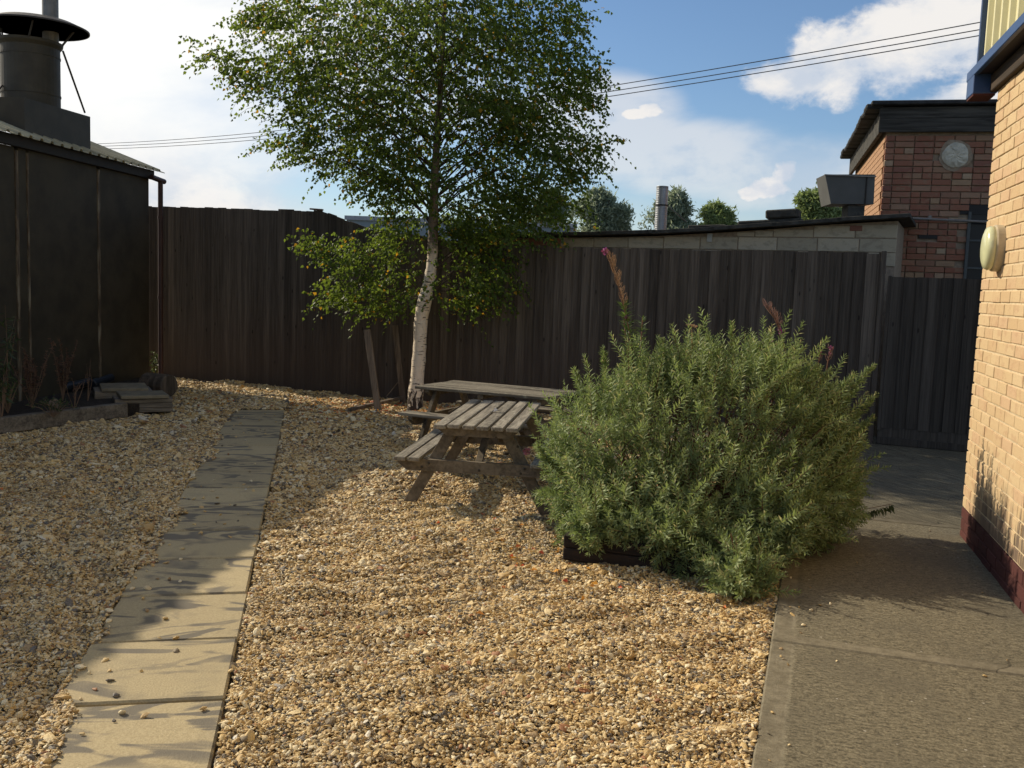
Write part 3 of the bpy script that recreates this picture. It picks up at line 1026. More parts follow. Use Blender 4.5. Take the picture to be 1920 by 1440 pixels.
# ------------------------------------------------------------------ raised bed in front of the shed
bed = MB().add([(x, y, .10) for x, y in BED], [tuple(range(len(BED)))])
b_ = len(bed.v)
bed.add([(x, y, -.09) for x, y in BED], [])
for i in range(len(BED)):
    j = (i + 1) % len(BED)
    bed.f.append((i, j, b_ + j, b_ + i))
tag(bed.build('soil_bed', MATS['soil']), kind='structure')
a, b = G(0, 812), G(240, 780)
d = (b - a).normalized()
a = a - d * 4.5
n_ = Vector((-d.y, d.x, 0))
tag(MB().bar(a + n_ * .05 + Vector((0, 0, .065)), b + n_ * .05 + Vector((0, 0, .065)), .10, .15, bev=.006).build('timber_sleeper', MATS['sleeper_wood']),
    'long weathered grey sleeper edging the weedy bed in front of the shed', 'sleeper')
bx = G(278, 775)
bxo = empty('timber_planter_end', (bx.x - .12, bx.y + .20, 0), .48)
tag(bxo, 'low stack of brown timbers closing the end of the weedy bed', 'timber edging')
for k in range(3):
    MB().box((-.02, 0, .026 + k * .052), (.60, .34, .049), .006).build('timber', MATS['sleeper_wood'], bxo)
slab2 = MB().box((0, 0, 0), (.50, .46, .038), .006).mesh('paving_slab', MATS['stone_slab'])
tag(link('paving_slab', slab2, None, (bx.x - .14, bx.y + .20, .178), (0, 0, .5)), 'nearer loose buff paving slab laid on the timber stack', 'paving slab', 'loose slabs on the bed edge')
tag(link('paving_slab', slab2, None, (bx.x - .52, bx.y + .62, .205), (.03, 0, .45)), 'farther loose buff paving slab, behind and left of the other on the bed edge', 'paving slab', 'loose slabs on the bed edge')
MB_ = MB().box((0, 0, 0), (.62, .5, .10), .006)
tag(MB_.build('timber_block', MATS['sleeper_wood'], None, (bx.x - .55, bx.y + .66, .13), (0, 0, .45)), 'timber block under the farther loose slab by the shed corner', 'timber block')
lg = G(300, 742)
log = MB().lathe((0, 0, 0), [(.135, -.20), (.145, -.185), (.148, .0), (.145, .185), (.135, .20)], 20, Vector((1, -.5, 0)).normalized())
lo = log.build('log', MATS['bark_log'], None, (lg.x - .08, lg.y + .15, .12))
tag(lo, 'short thick log lying behind the loose slabs at the shed corner', 'log')
for (a, b, lab) in ((V(118, 728, 11.2), V(168, 716, 11.6), 'left black pipe end lying among the dry weeds by the shed'), (V(172, 722, 11.5), V(208, 708, 11.9), 'right black pipe end lying beside the loose slabs by the shed')):
    pm = MB().lathe((0, 0, 0), [(.055, 0), (.065, .01), (.065, (b - a).length * .3), (.052, (b - a).length * .32), (.052, (b - a).length)], 14, (b - a).normalized())
    tag(pm.build('black_pipe', MATS['black_pipe'], None, a), lab, 'pipe', 'black pipe ends by the shed')
lt = G(75, 782, .1)
tag(MB().lathe((0, 0, 0), [(.06, 0), (.06, .02)], 16, Vector((.3, -.9, .3)).normalized()).build('timber_disc', MATS['stake_wood'], None, (lt.x, lt.y + .3, .18)),
    'small sawn round of wood leaning behind the sleeper', 'wood round')

# ------------------------------------------------------------------ buff brick building on the right
wa = math.atan2(WALL_A.y, WALL_A.x)
bld = empty('buff_brick_building', WALL_O, wa)
tag(bld, 'sunlit buff brick building with blue trimmed cream metal upper storey at the right edge', 'building')
WTOP = 2.90
MB().box((3.0,   .30 + .0045, WTOP / 2 - .02), (5.98, .60, WTOP + .04)).build('mortar', MATS['mortar_buff'], bld)
BL, BH, BD = .215, .065, .1025
full = MB().box((BL / 2, 0, 0), (BL, .05, BH), .003).mesh('brick', MATS['buff_brick'])
half = MB().box((BD / 2, 0, 0), (BD, .05, BH), .003).mesh('brick', MATS['buff_brick'])
fullm = MB().box((BL / 2, 0, 0), (BL, .054, BH), .003).mesh('brick', MATS['maroon_brick'])
halfm = MB().box((BD / 2, 0, 0), (BD, .054, BH), .003).mesh('brick', MATS['maroon_brick'])
stuffb = MB()
cnt = 0
for r_ in range(39):
    zc_ = -.03 + .0375 + r_ * .075
    mar = r_ < 3
    x = 0.0
    first = True
    while x < 3.4:
        is_half = first and r_ % 2 == 1
        Lb = BD if is_half else BL
        first = False
        jz = rnd.uniform(-.0015, .0015)
        jy = .025 + rnd.uniform(-.0022, .0018)
        if x < 1.62 and cnt < 296:
            link('brick', (halfm if is_half else fullm) if mar else (half if is_half else full), bld, (x, jy - .002, zc_ + jz))
            cnt += 1
        else:
            stuffb.box((x + Lb / 2, jy - .002, zc_ + jz), (Lb, .05, BH), .003)
        x += Lb + .010
tag(stuffb.build('brickwork', MATS['buff_brick'], bld), kind='stuff')
MB().box((3.0, .12, .08), (5.97, .2375, .228)).build('plinth_mortar', MATS['maroon_brick'], bld)
MB().box((2.8, -.012, WTOP + .045), (6.1, .05, .11), .004).build('fascia_board', MATS['fascia_wood'], bld)
# overhanging box eaves with blue trim
MB().box((2.8, -.045, 3.015), (6.0, .13, .02)).build('soffit', MATS['dark_soffit'], bld)
mb = MB().box((2.75, -.125, 3.030), (6.1, .03, .062), .004)
mb.build('blue_edge_trim', MATS['blue_trim'], bld)
# gutter box at the corner end
MB().box((-.17, -.068, 2.945), (.22, .14, .125), .004).build('gutter_end', MATS['blue_trim'], bld)
MB().box((-.17, -.068, 2.877), (.21, .13, .012)).build('gutter_shadow_strip', MATS['maroon_brick'], bld)  # thin dark red strip painted in as the shadow under the gutter end
# metal cladding above
mb = MB()
prof, xx = [], -.02
while xx < 5.6:
    prof += [(xx, 0), (xx + .14, 0), (xx + .155, -.028), (xx + .185, -.028), (xx + .20, 0)]
    xx += .20
n = len(prof)
vs = [(x, -.098 + h, 3.062) for x, h in prof] + [(x, -.098 + h, 6.2) for x, h in prof]
mb.add(vs, [(i, i + 1, n + i + 1, n + i) for i in range(n - 1)]).build('cladding', MATS['cladding_cream'], bld)
MB().box((2.82, .21, 4.62), (5.65, .60, 3.1)).build('upper_wall', MATS['dark_soffit'], bld)
MB().box((-.034, -.095, 4.635), (.028, .075, 3.14), .004).build('corner_trim', MATS['blue_trim'], bld)
# lamp
ls, lz = .455, 1.872
lo = MB().lathe((0, 0, 0), [(.155, 0), (.155, .045), (.15, .055)], 40, Vector((0, -1, 0)))
lamp = lo.build('bulkhead_lamp', MATS['lamp_rim'], None)
lamp.scale = (.80, .9, .9)
P = bld_p = WALL_O + WALL_A * ls
on = Vector((WALL_A.y, -WALL_A.x, 0))
lamp.location = (P.x, P.y, lz)
lamp.rotation_euler = (0, 0, wa)
tag(lamp, 'round cream plastic bulkhead lamp on the sunlit buff brick wall', 'lamp')
MB().lathe((0, 0, 0), [(.145, .05), (.146, .075), (.135, .098), (.10, .110), (.05, .115), (.01, .116)], 40, Vector((0, -1, 0))).build('diffuser', MATS['lamp_plastic'], lamp, smooth=True)
for zz in (.12, -.12):
    MB().lathe((0, 0, zz), [(.010, .045), (.010, .078)], 8, Vector((0, -1, 0))).build('screw', MATS['steel_bolt'], lamp)

# ------------------------------------------------------------------ red brick building behind the fence
BO = Vector((4.46, 12.0, 0))
BU = Vector((.968, -.25, 0)).normalized()
rb = empty('red_brick_building', BO, math.atan2(BU.y, BU.x))
tag(rb, 'old patched red brick building with a dark felted roof edge behind the fence', 'building')
MB().box((1.6, 2.2 + .012, 1.93), (3.2 - .03, 4.37, 3.72)).build('mortar', MATS['mortar_grey'], rb)
rfull = MB().box((BL / 2, 0, 0), (BL, .05, BH), .004).mesh('brick', MATS['red_brick'])
rhalf = MB().box((BD / 2, 0, 0), (BD, .05, BH), .004).mesh('brick', MATS['red_brick'])
stuffb, sideb = MB(), MB()
cnt = 0
pc_x, pc_z = .80, 3.29
for r_ in range(48):
    zc_ = 3.53 - .0375 - r_ * .075
    x = 0.0
    k = 0
    head = r_ % 4 == 2
    while x < 2.4:
        if k == 0 and r_ % 2: Lb = BD
        elif head or rnd.random() < .12: Lb = BD
        else: Lb = BL
        k += 1
        cx = x + Lb / 2
        skip = ((cx - pc_x) ** 2 + (zc_ - pc_z) ** 2 < .15 ** 2) or (.90 < cx and 2.60 < zc_ < 2.72) or \
               (1.00 < cx and zc_ <= 2.60) or (.46 < cx < .70 and 2.29 < zc_ < 2.36)
        if not skip:
            vis = x < 1.25 and zc_ > 1.75
            jy = .025 + rnd.uniform(-.004, .004)
            if vis and cnt < 298:
                link('brick', rhalf if Lb == BD else rfull, rb, (x, jy - .002, zc_ + rnd.uniform(-.002, .002)))
                cnt += 1
            else:
                stuffb.box((cx, jy - .006, zc_), (Lb, .05, BH), .004)
        x += Lb + .010
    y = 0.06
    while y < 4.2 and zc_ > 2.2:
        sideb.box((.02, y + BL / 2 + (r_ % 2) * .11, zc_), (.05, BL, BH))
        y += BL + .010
tag(stuffb.build('brickwork', MATS['red_brick'], rb), kind='stuff')
tag(sideb.build('side_brickwork', MATS['sunlit_side_brick'], rb), kind='stuff')
print('red bricks', cnt)
# fascia boards, felt edge, tile ends down the side
MB().box((1.15, -.05, 3.64), (2.5, .035, .165), .005).build('fascia_board', MATS['old_fascia_wood'], rb)
MB().box((1.15, -.045, 3.79), (2.5, .035, .13), .005).build('fascia_board', MATS['old_fascia_wood'], rb)
MB().box((1.12, 2.1, 3.895), (2.65, 4.5, .05), .01).build('roof', MATS['felt_edge'], rb)
for k in range(12):
    MB().box((-.15 + rnd.uniform(-.015, .015), .1 + k * .37, 3.86 + rnd.uniform(-.01, .01)), (.20, .34, .06), .015,
             Matrix.Rotation(rnd.uniform(-.05, .05), 3, 'X')).build('roof_tile', MATS['felt_edge'], rb)
MB().box((-.06, 2.2, 3.69), (.05, 4.35, .26), .004).build('fascia_board', MATS['old_fascia_wood'], rb)
# plastered round patch: thick and ragged, with a collar of old mortar
def lump(R, yb, dome, amp, seed, rings=5, n=28):
    q_ = random.Random(seed)
    ph = [q_.uniform(0, 6.28) for _ in range(4)]
    vs, fs = [(pc_x, yb - dome, pc_z)], []
    for a_ in range(1, rings + 2):
        f = min(a_ / rings, 1)
        for k in range(n):
            q = 2 * math.pi * k / n
            rr = R * f * (1 + amp * (math.sin(3 * q + ph[0]) + .7 * math.sin(5 * q + ph[1]) + .5 * math.sin(9 * q + ph[2])) * f)
            y = yb - dome * (1 - f ** 4) - (q_.uniform(-.006, .006) if f < 1 else 0)
            if a_ == rings + 1: y = .04
            vs.append((pc_x + rr * math.cos(q), y, pc_z + rr * math.sin(q)))
    fs += [(0, 1 + k, 1 + (k + 1) % n) for k in range(n)]
    for a_ in range(rings):
        b = 1 + a_ * n
        fs += [(b + k, b + n + k, b + n + (k + 1) % n, b + (k + 1) % n) for k in range(n)]
    return MB().add(vs, fs)


lump(.185, -.006, .006, .05, 3).build('mortar_collar', MATS['mortar_grey'], rb)
lump(.148, -.020, .024, .035, 5).build('plaster_patch', MATS['plaster'], rb)
MB().box((1.5, .02, 2.655), (1.18, .02, .13)).build('vent_opening', MATS['dark_opening'], rb)
MB().box((.58, .015, 2.325), (.235, .02, .07)).build('vent_opening', MATS['dark_opening'], rb)
wf = MB().box((1.015, .0, 2.12), (.035, .05, 1.0), .003).build('window', MATS['window_frame_grey'], rb)
for zz in (2.28, 1.95, 1.66):
    MB().box((1.45, .005, zz), (.84, .03, .022)).build('glazing_bar', MATS['window_frame_grey'], wf)
MB().box((1.45, .025, 2.1), (.88, .01, 1.0)).build('pane', MATS['window_glass'], wf)
MB().tube([(.20, -.09, 2.53), (1.3, -.09, 2.495)], .016, 8).build('conduit', MATS['mast_metal'], rb)
MB().tube([(.56, -.09, 2.545), (.56, -.03, 2.545)], .022, 8).build('conduit_clip', MATS['mast_metal'], rb)

# ------------------------------------------------------------------ block wall outbuilding just behind the fence
OO = FE_O + FE_W * .6
ob = empty('block_outbuilding', OO, fa)
tag(ob, 'low pale concrete block outbuilding with a sagging dark roof just behind the fence', 'outbuilding')
S0, S1 = 4.6, 10.05


def ob_top(s_):
    ks = [(4.6, 2.20), (5.6, 2.215), (7.1, 2.245), (8.4, 2.325), (9.2, 2.40), (10.3, 2.47)]
    for (a0, b0), (a1, b1) in zip(ks, ks[1:]):
        if s_ <= a1: return b0 + (b1 - b0) * (s_ - a0) / (a1 - a0)
    return 2.47


core = MB()
n = 12
vs = []
for i in range(n + 1):
    s_ = S0 + (S1 - S0) * i / n
    for y in (.012, 2.5):
        vs += [(s_, y, -.1), (s_, y, ob_top(s_) - .055)]
fs = []
for i in range(n):
    b = i * 4
    fs += [(b, b + 4, b + 5, b + 1), (b + 2, b + 3, b + 7, b + 6), (b + 1, b + 5, b + 7, b + 3)]
fs += [(0, 1, 3, 2), (n * 4, n * 4 + 2, n * 4 + 3, n * 4 + 1)]
core.add(vs, fs).build('mortar', MATS['mortar_grey'], ob)
BLK = .145
for r_ in range(4):
    zb = 1.90 + r_ * .155
    x = S0 + (.12 if r_ % 2 else .34)
    while x < S1 - .05:
        Lb = min(.44, S1 - x)
        if x < 8.55 and x + Lb > 8.15 and r_ == 2: Lb = .20
        top = min(zb + BLK, ob_top(x) - .06, ob_top(x + Lb) - .06)
        hh = top - zb
        if r_ >= 2 and 7.75 < x < 8.3:
            x += Lb + .01
            continue
        if hh > .03:
            mt = 'concrete_block'
            if r_ == 1 and x < 5.9: mt = 'red_brick'
            MB().box((x + Lb / 2, .03 + rnd.uniform(-.004, .004), zb + hh / 2), (Lb, .06, hh), .005).build('block', MATS[mt], ob)
        x += Lb + .010
# red brick insert and bracket
MB().box((9.62, -.003, 2.315), (.13, .02, .06), .003).build('brick', MATS['red_brick'], ob)
MB().box((7.98, -.01, 2.19), (.06, .03, .10), .003).build('bracket', MATS['white_bracket'], ob)
# roof edge: overlapping sheets following the sag
for i in range(8):
    a0 = S0 - .1 + (S1 + .18 - S0) * i / 8
    a1 = S0 - .1 + (S1 + .18 - S0) * (i + 1) / 8 + .05
    MB().bar((a0, 1.1, ob_top(a0) - .018 + .004 * (i % 2)), (a1, 1.1, ob_top(a1) - .018 + .004 * (i % 2)), 2.55, .045, bev=.004).build('roof_sheet', MATS['asbestos_edge'], ob)
# things lying on the roof
k0 = 0
for (x0, x1, y0, h0, lab) in ((8.30, 9.02, .02, .05, 'flat slab of old roofing lying lowest on the outbuilding roof edge'),
                              (8.62, 8.98, .0, .10, 'thick mossy coping block stacked on the flat roofing slab')):
    zc_ = ob_top((x0 + x1) / 2) + h0 / 2 + .008 + (.052 if k0 else 0)
    p_ = OO + FE_U * ((x0 + x1) / 2) + FE_W * (y0 + .1)
    tag(MB().box((0, 0, 0), (x1 - x0, .3, h0), .015).build('roof_rubble', MATS['asbestos_edge'], None, (p_.x, p_.y, zc_), (0, -.06, fa)), lab, 'rubble', 'rubble on the outbuilding roof')
    k0 += 1
p_ = OO + FE_U * 7.75 + FE_W * .9
tag(MB().box((0, 0, 0), (.48, .3, .10), .01).build('roof_box', MATS['asbestos_edge'], None, (p_.x, p_.y, ob_top(7.75) + .06), (0, -.03, fa)),
    'low dark box on the outbuilding roof beside the grey flue pipe', 'box')
# grey flue pipe behind
fb = V(1238, 432, 13.6)
fl = empty('grey_flue_pipe', (fb.x, fb.y, 0))
tag(fl, 'upright grey spiral flue pipe rising behind the outbuilding roof', 'flue pipe')
ft = V(1240, 349, 13.6).z
mb = MB()
prof = []
zz = 2.0
while zz < ft - .03:
    prof += [(.083, zz), (.083, zz + .02), (.0845, zz + .024), (.083, zz + .028)]
    zz += .03
prof += [(.083, ft - .03), (.074, ft - .005), (.066, ft)]
mb.lathe((0, 0, 0), prof, 24).build('pipe', MATS['galvanised'], fl)
zb = V(1240, 385, 13.6).z
MB().lathe((0, 0, 0), [(.086, zb - .008), (.090, zb - .008), (.090, zb + .008), (.086, zb + .008)], 24).build('band', MATS['shed_trim'], fl)
e = V(1287, 416, 13.9)
MB().tube([(.08, 0, zb), (e.x - fb.x, .3, e.z)], .006, 5).build('guy_rod', MATS['mast_metal'], fl)

# square metal hood on a block at the right of the roof
HY = 11.6
tl, tr_, br, bl_ = V(1547, 327, HY), V(1641, 327, HY), V(1638, 383, HY), V(1558, 382, HY)
hood = empty('extractor_hood', ((bl_.x + br.x) / 2, HY, 2.5))
tag(hood, 'flared grey metal extractor hood standing beside the red brick building', 'extractor hood')
o_ = hood.location
fr = [(p.x - o_.x, 0, p.z - o_.z) for p in (tl, tr_, br, bl_)]
bk = [(p[0] * .9, .45, p[2]) for p in fr]
MB().add(fr + bk, [(0, 1, 2, 3), (7, 6, 5, 4), (0, 4, 5, 1), (1, 5, 6, 2), (2, 6, 7, 3), (3, 7, 4, 0)]).build('casing', MATS['hood_metal'], hood)
x1 = V(1624, 350, HY).x - o_.x
MB().box((x1, -.006, (tl.z + br.z) / 2 - o_.z), (.012, .012, tl.z - br.z)).build('seam', MATS['shed_trim'], hood)
MB().box(((tl.x + tr_.x) / 2 - o_.x, -.008, tl.z - o_.z - .006), (tr_.x - tl.x + .02, .02, .014)).build('rim', MATS['mast_metal'], hood)
pb, pt_ = V(1607, 404, HY), V(1607, 384, HY)
MB().box((pb.x - o_.x, .15, (pb.z + pt_.z) / 2 - o_.z - .03), (.20, .22, pt_.z - pb.z + .05), .004).build('pedestal', MATS['asbestos_edge'], hood)

# grey industrial building in the distance
ib = empty('grey_industrial_building', (V(650, 405, 28).x, 28, 0))
tag(ib, 'distant blue-grey metal clad industrial building glimpsed behind the birch', 'building')
zt = V(700, 406, 28).z
MB().box((3.3, 3, zt / 2 - .06), (6.6, 6, zt - .06)).build('wall', MATS['grey_cladding'], ib)
MB().box((3.3, -.03, zt - .06), (6.7, .08, .12)).build('parapet', MATS['galvanised'], ib)
for k in range(6):
    MB().box((.02 + k * .86, -.03, zt / 2 - .1), (.05, .05, zt - .22)).build('panel_joint', MATS['galvanised'], ib)

# ------------------------------------------------------------------ overhead wires
A_, B_ = Vector((9.3, 19.0, 0)), Vector((-17.6, 42.0, 0))
uw = (B_ - A_).normalized()
rows = [[(1838, 38), (1480, 104), (1200, 154), (900, 203), (548, 243), (215, 263), (0, 273)],
        [(1838, 50.6), (1480, 116), (1200, 165), (900, 213), (548, 250.5), (215, 267), (0, 277)],
        [(1838, 61.5), (1480, 125), (1200, 175), (900, 222), (548, 257.5), (215, 271.5), (0, 281)]]
for i, rw in enumerate(rows):
    ss, zz = [], []
    for p in rw:
        s_, z_ = onplane(p[0], p[1], A_, uw)
        ss.append(s_)
        zz.append(z_)
    cf = np.polyfit(ss, zz, 2)
    P_ = []
    for k in range(25):
        s_ = -8 + (ss[-1] + 12) * k / 24
        q_ = A_ + uw * s_
        P_.append((q_.x, q_.y, float(np.polyval(cf, s_))))
    tag(MB().tube(P_, .011, 5).build('overhead_wire', MATS['wire_black']), ('topmost', 'middle', 'lowest')[i] + ' of the three overhead wires crossing the sky', 'wire', 'overhead wires')

# ------------------------------------------------------------------ picnic tables


def picnic_table(name, loc, rz, L, W, H, seat_out, seat_in, seat_z, nt, topmat, label):
    t_ = empty(name, loc, rz)
    tag(t_, label, 'picnic table', 'wooden picnic tables on the gravel')
    th = .028
    gap = .018 if nt == 6 and W < .7 else .012
    wd = (W - gap * (nt - 1)) / nt
    pm = MB().box((0, 0, 0), (wd, L, th), .004).mesh('tabletop_board', MATS[topmat])
    for k in range(nt):
        link('tabletop_board', pm, t_, (-W / 2 + wd / 2 + k * (wd + gap), rnd.uniform(-.012, .012), H - th / 2 + rnd.uniform(-.002, .002)), (rnd.uniform(-.004, .004), rnd.uniform(-.01, .01), rnd.uniform(-.004, .004)))
    sw = (seat_out - seat_in - .012) / 2
    sm = MB().box((0, 0, 0), (sw, L * 1.0, th), .004).mesh('seat_board', MATS[topmat])
    for sd2 in (-1, 1):
        for k in range(2):
            link('seat_board', sm, t_, (sd2 * (seat_in + sw / 2 + k * (sw + .012)), rnd.uniform(-.008, .008), seat_z - th / 2), (0, rnd.uniform(-.012, .012), rnd.uniform(-.004, .004)))
    for e_ in (-1, 1):
        ye = e_ * (L / 2 - .13)
        # end batten under the top, chamfered ends
        zt = H - th
        poly = [(-W / 2 + .015, zt), (W / 2 - .015, zt), (W / 2 - .015, zt - .022), (W / 2 - .07, zt - .062), (-W / 2 + .07, zt - .062), (-W / 2 + .015, zt - .022)]
        MB().prism(poly, ye - .024, ye + .018).build('top_batten', MATS['table_frame_wood'], t_)
        zs = seat_z - th
        poly = [(-seat_out, zs), (seat_out, zs), (seat_out - .0, zs - .03), (seat_out - .07, zs - .082), (-seat_out + .07, zs - .082), (-seat_out, zs - .03)]
        cb = MB().prism(poly, ye - .024 if e_ < 0 else ye - .018, ye + .018 if e_ < 0 else ye + .024).build('cross_beam', MATS['table_frame_wood'], t_)
        for bx_, bz_ in ((-seat_out * .42 - .10, zs - .025), (-seat_out * .42 - .15, zs - .055), (seat_out * .42 + .10, zs - .025), (.02, zs - .055)):
            MB().lathe((bx_, ye - .0245, bz_), [(.009, 0), (.009, .004), (.004, .006)], 8, Vector((0, -1, 0))).build('bolt', MATS['steel_bolt'], cb)
        for s_ in (-1, 1):
            yl = ye + .041 * (-e_) - (.0 if e_ < 0 else .0)
            a = Vector((s_ * W * .30, yl, H - th - .004))
            b = Vector((s_ * seat_out * .90, yl, -.045))
            MB().bar(a, b, .036, .082, up=(s_ * .8, 0, .5), bev=.003).build('leg', MATS['table_frame_wood'], t_)
    for e_ in (-1, 1):
        MB().bar((0, e_ * (L / 2 - .17), seat_z - th - .04), (0, e_ * (.10), H - th - .03), .034, .05, up=(1, 0, 0), bev=.003).build('brace', MATS['table_frame_wood'], t_)
    MB().box((0, 0, H - th - .022), (W - .05, .06, .04), .003).build('centre_batten', MATS['table_frame_wood'], t_)
    return t_


picnic_table('picnic_table', (-.142, 7.235, -.012), -.129, 1.52, .585, .592, .565, .385, .352, 6, 'table_top_wood',
             'nearer slatted wooden picnic table seen end-on with a bit of litter on its top')
picnic_table('picnic_table', (-.14, 9.15, -.012), 1.132 + math.pi, 1.38, .76, .57, .66, .47, .345, 6, 'far_table_wood',
             'farther wooden picnic table standing sideways by the birch with lichen on its boards')
lt = G(925, 772, .583)
lit_ = empty('litter_scrap', lt)
tag(lit_, 'tiny orange and white scrap of litter on the nearer table top', 'litter')
MB().add([(-.034, 0, .002), (.0, -.02, .034), (.012, .016, .040), (-.02, .03, .010)], [(0, 1, 2, 3)]).build('orange_piece', MATS['litter_orange'], lit_)
MB().add([(0, -.034, .002), (.05, -.02, .022), (.044, .016, .006), (.008, .01, .034)], [(0, 1, 2, 3)]).build('white_piece', MATS['litter_white'], lit_)

# ------------------------------------------------------------------ birch
TY = 11.7
tb = V(780, 770, TY)
birch = empty('birch_tree', (tb.x, TY, 0))
tag(birch, 'young silver birch with leaning white trunk and leafy crown behind the picnic tables', 'tree')
O_ = Vector((tb.x, TY, 0))
tp = [(778, 775, .115), (779, 745, .105), (783, 700, .092), (787, 650, .086), (789, 605, .088), (795, 570, .094), (804, 530, .076), (810, 490, .070), (812, 440, .066), (813, 390, .060),
      (816, 320, .052), (820, 250, .045), (826, 170, .038), (830, 80, .031), (836, -20, .025), (838, -140, .018), (842, -300, .008)]
TP = [V(a, b, TY + (.02 * math.sin(i))) - O_ for i, (a, b, c) in enumerate(tp)]
TP[0].z = -.08
# smooth resample
res, rr = [], []
for i in range(len(TP) - 1):
    for k in range(4):
        f = k / 4
        p0, p1, p2, p3 = TP[max(i - 1, 0)], TP[i], TP[i + 1], TP[min(i + 2, len(TP) - 1)]
        res.append(.5 * ((2 * p1) + (p2 - p0) * f + (2 * p0 - 5 * p1 + 4 * p2 - p3) * f * f + (3 * p1 - p0 - 3 * p2 + p3) * f ** 3))
        rr.append((tp[i][2] * (1 - f) + tp[i + 1][2] * f) * .93 * (1 + .05 * math.sin(i * 5 + k * 2.1)))
res.append(TP[-1])
rr.append(tp[-1][2])
MB().tube(res, rr, 14).build('trunk', MATS['birch_bark'], birch, smooth=True)
TRK = np.array([tuple(p) for p in res])

MPP = TY / F_PX
EL = [(800, 130, 250, 165), (690, 60, 225, 125), (935, 90, 165, 165), (830, -70, 230, 150), (810, -210, 150, 160),
      (575, 165, 110, 70), (500, 115, 70, 36), (420, 100, 48, 26), (465, 150, 45, 28), (610, 255, 90, 55), (690, 315, 85, 50), (555, 270, 55, 20),
      (560, 20, 90, 40), (1040, 190, 75, 95), (1055, 295, 85, 50), (1115, 262, 45, 18), (1040, 50, 50, 70), (970, 330, 105, 75), (900, 430, 100, 62),
      (770, 385, 60, 38), (750, 330, 90, 50), (700, 240, 150, 85), (830, 250, 160, 110), (950, 250, 130, 90), (830, 375, 110, 60), (940, 400, 115, 80), (1010, 370, 75, 60), (835, 425, 60, 45), (775, 430, 50, 26), (885, 520, 80, 55), (1085, 150, 45, 50), (500, 30, 50, 30),
      (645, 475, 68, 34), (720, 520, 115, 62), (650, 560, 55, 30), (745, 455, 70, 36), (720, 575, 70, 28), (870, 560, 70, 38), (600, 455, 32, 20)]


def nfield(p, f):
    return (np.sin(p[:, 0] * f + 1.3) * np.sin(p[:, 1] * f * 1.1 + 2.1) + np.sin(p[:, 2] * f * 1.2 + .7) * np.sin(p[:, 0] * f * .8 - p[:, 1] * f * .6)) * .5


anc = []
for (a, b, rx, ry) in EL:
    c = V(a, b, TY)
    vol = rx * ry
    n = int(vol / 35)
    u = norm(NR.normal(size=(n, 3))) * (NR.uniform(0, 1, (n, 1)) ** .45)
    dr = min(rx * MPP * .95, 1.5)
    if b < 380: dr = min(max(dr, .5), 1.5)
    p = np.array(c)[None] + u * np.array([rx * MPP, dr, ry * MPP])[None]
    anc.append(p)
anc = np.concatenate(anc)
nf = nfield(anc, 5.5) + .6 * nfield(anc, 11.0)
anc = anc[nf > NR.uniform(-.85, .15, len(anc))] - np.array(O_)
print('twigs', len(anc))
NL = 11
tw = len(anc)
axis_x = np.interp(anc[:, 2], TRK[:, 2], TRK[:, 0])
axis_y = np.interp(anc[:, 2], TRK[:, 2], TRK[:, 1])
outd = np.stack([anc[:, 0] - axis_x, anc[:, 1] - axis_y, np.zeros(tw)], 1)
dd = norm(outd) * .9 + NR.normal(0, .40, (tw, 3)) + np.array([0, 0, .10])
dd = norm(dd)
tl_ = NR.uniform(.16, .42, tw)
mats_l = []
twig = MB()
for k in range(NL):
    f = (k + .5) / NL
    P = anc + dd * (tl_ * f)[:, None] + np.array([0, 0, -1.0])[None] * (tl_ * .42 * f ** 2)[:, None]
    P = P + NR.normal(0, .012, P.shape)
    side = norm(NR.normal(size=(tw, 3)))
    D = norm(dd * .5 + side * .7 + np.array([0, 0, -.65])[None])
    N = norm(NR.normal(size=(tw, 3)) * .8 + np.array([0, -.1, .5])[None])
    Ls = NR.uniform(.034, .058, tw)
    mats_l.append(leaves(P, D, N, Ls, Ls * NR.uniform(.70, .9, tw), .34, .16))
crown = link('crown', leaf_mesh('crown', mats_l, MATS['birch_leaf']), birch)
crown['kind'] = 'stuff'
# branches
br = MB()
order = NR.permutation(tw)
for i in order[:120]:
    e_ = Vector(anc[i])
    dx = math.hypot(anc[i, 0] - axis_x[i], anc[i, 1] - axis_y[i])
    if dx < .25: continue
    zs = max(e_.z - dx * NR.uniform(.35, .8), 1.35)
    j = int(np.argmin(abs(TRK[:, 2] - zs)))
    s_ = Vector(TRK[j])
    mid = (s_ + e_) / 2 + Vector((0, 0, .10 * dx)) + Vector(NR.normal(0, .05, 3))
    q1 = (s_ + mid) / 2 + Vector((0, 0, .03 * dx)) + Vector(NR.normal(0, .02, 3))
    r0 = .004 + .006 * min(dx, 2)
    br.tube([s_, q1, mid, (mid + e_) / 2 + Vector(NR.normal(0, .02, 3)), e_], [r0, r0 * .8, r0 * .55, r0 * .35, .002], 5, False)
sel = order[: min(tw, 2600)]
for i in sel:
    a = Vector(anc[i])
    b = a + Vector(dd[i]) * tl_[i] * .5 + Vector((0, 0, -tl_[i] * .1))
    c = a + Vector(dd[i]) * tl_[i] + Vector((0, 0, -tl_[i] * .42))
    br.tube([a, b, c], [.0028, .002, .001], 3, False)
br.build('branches', MATS['branch_dark'], birch)

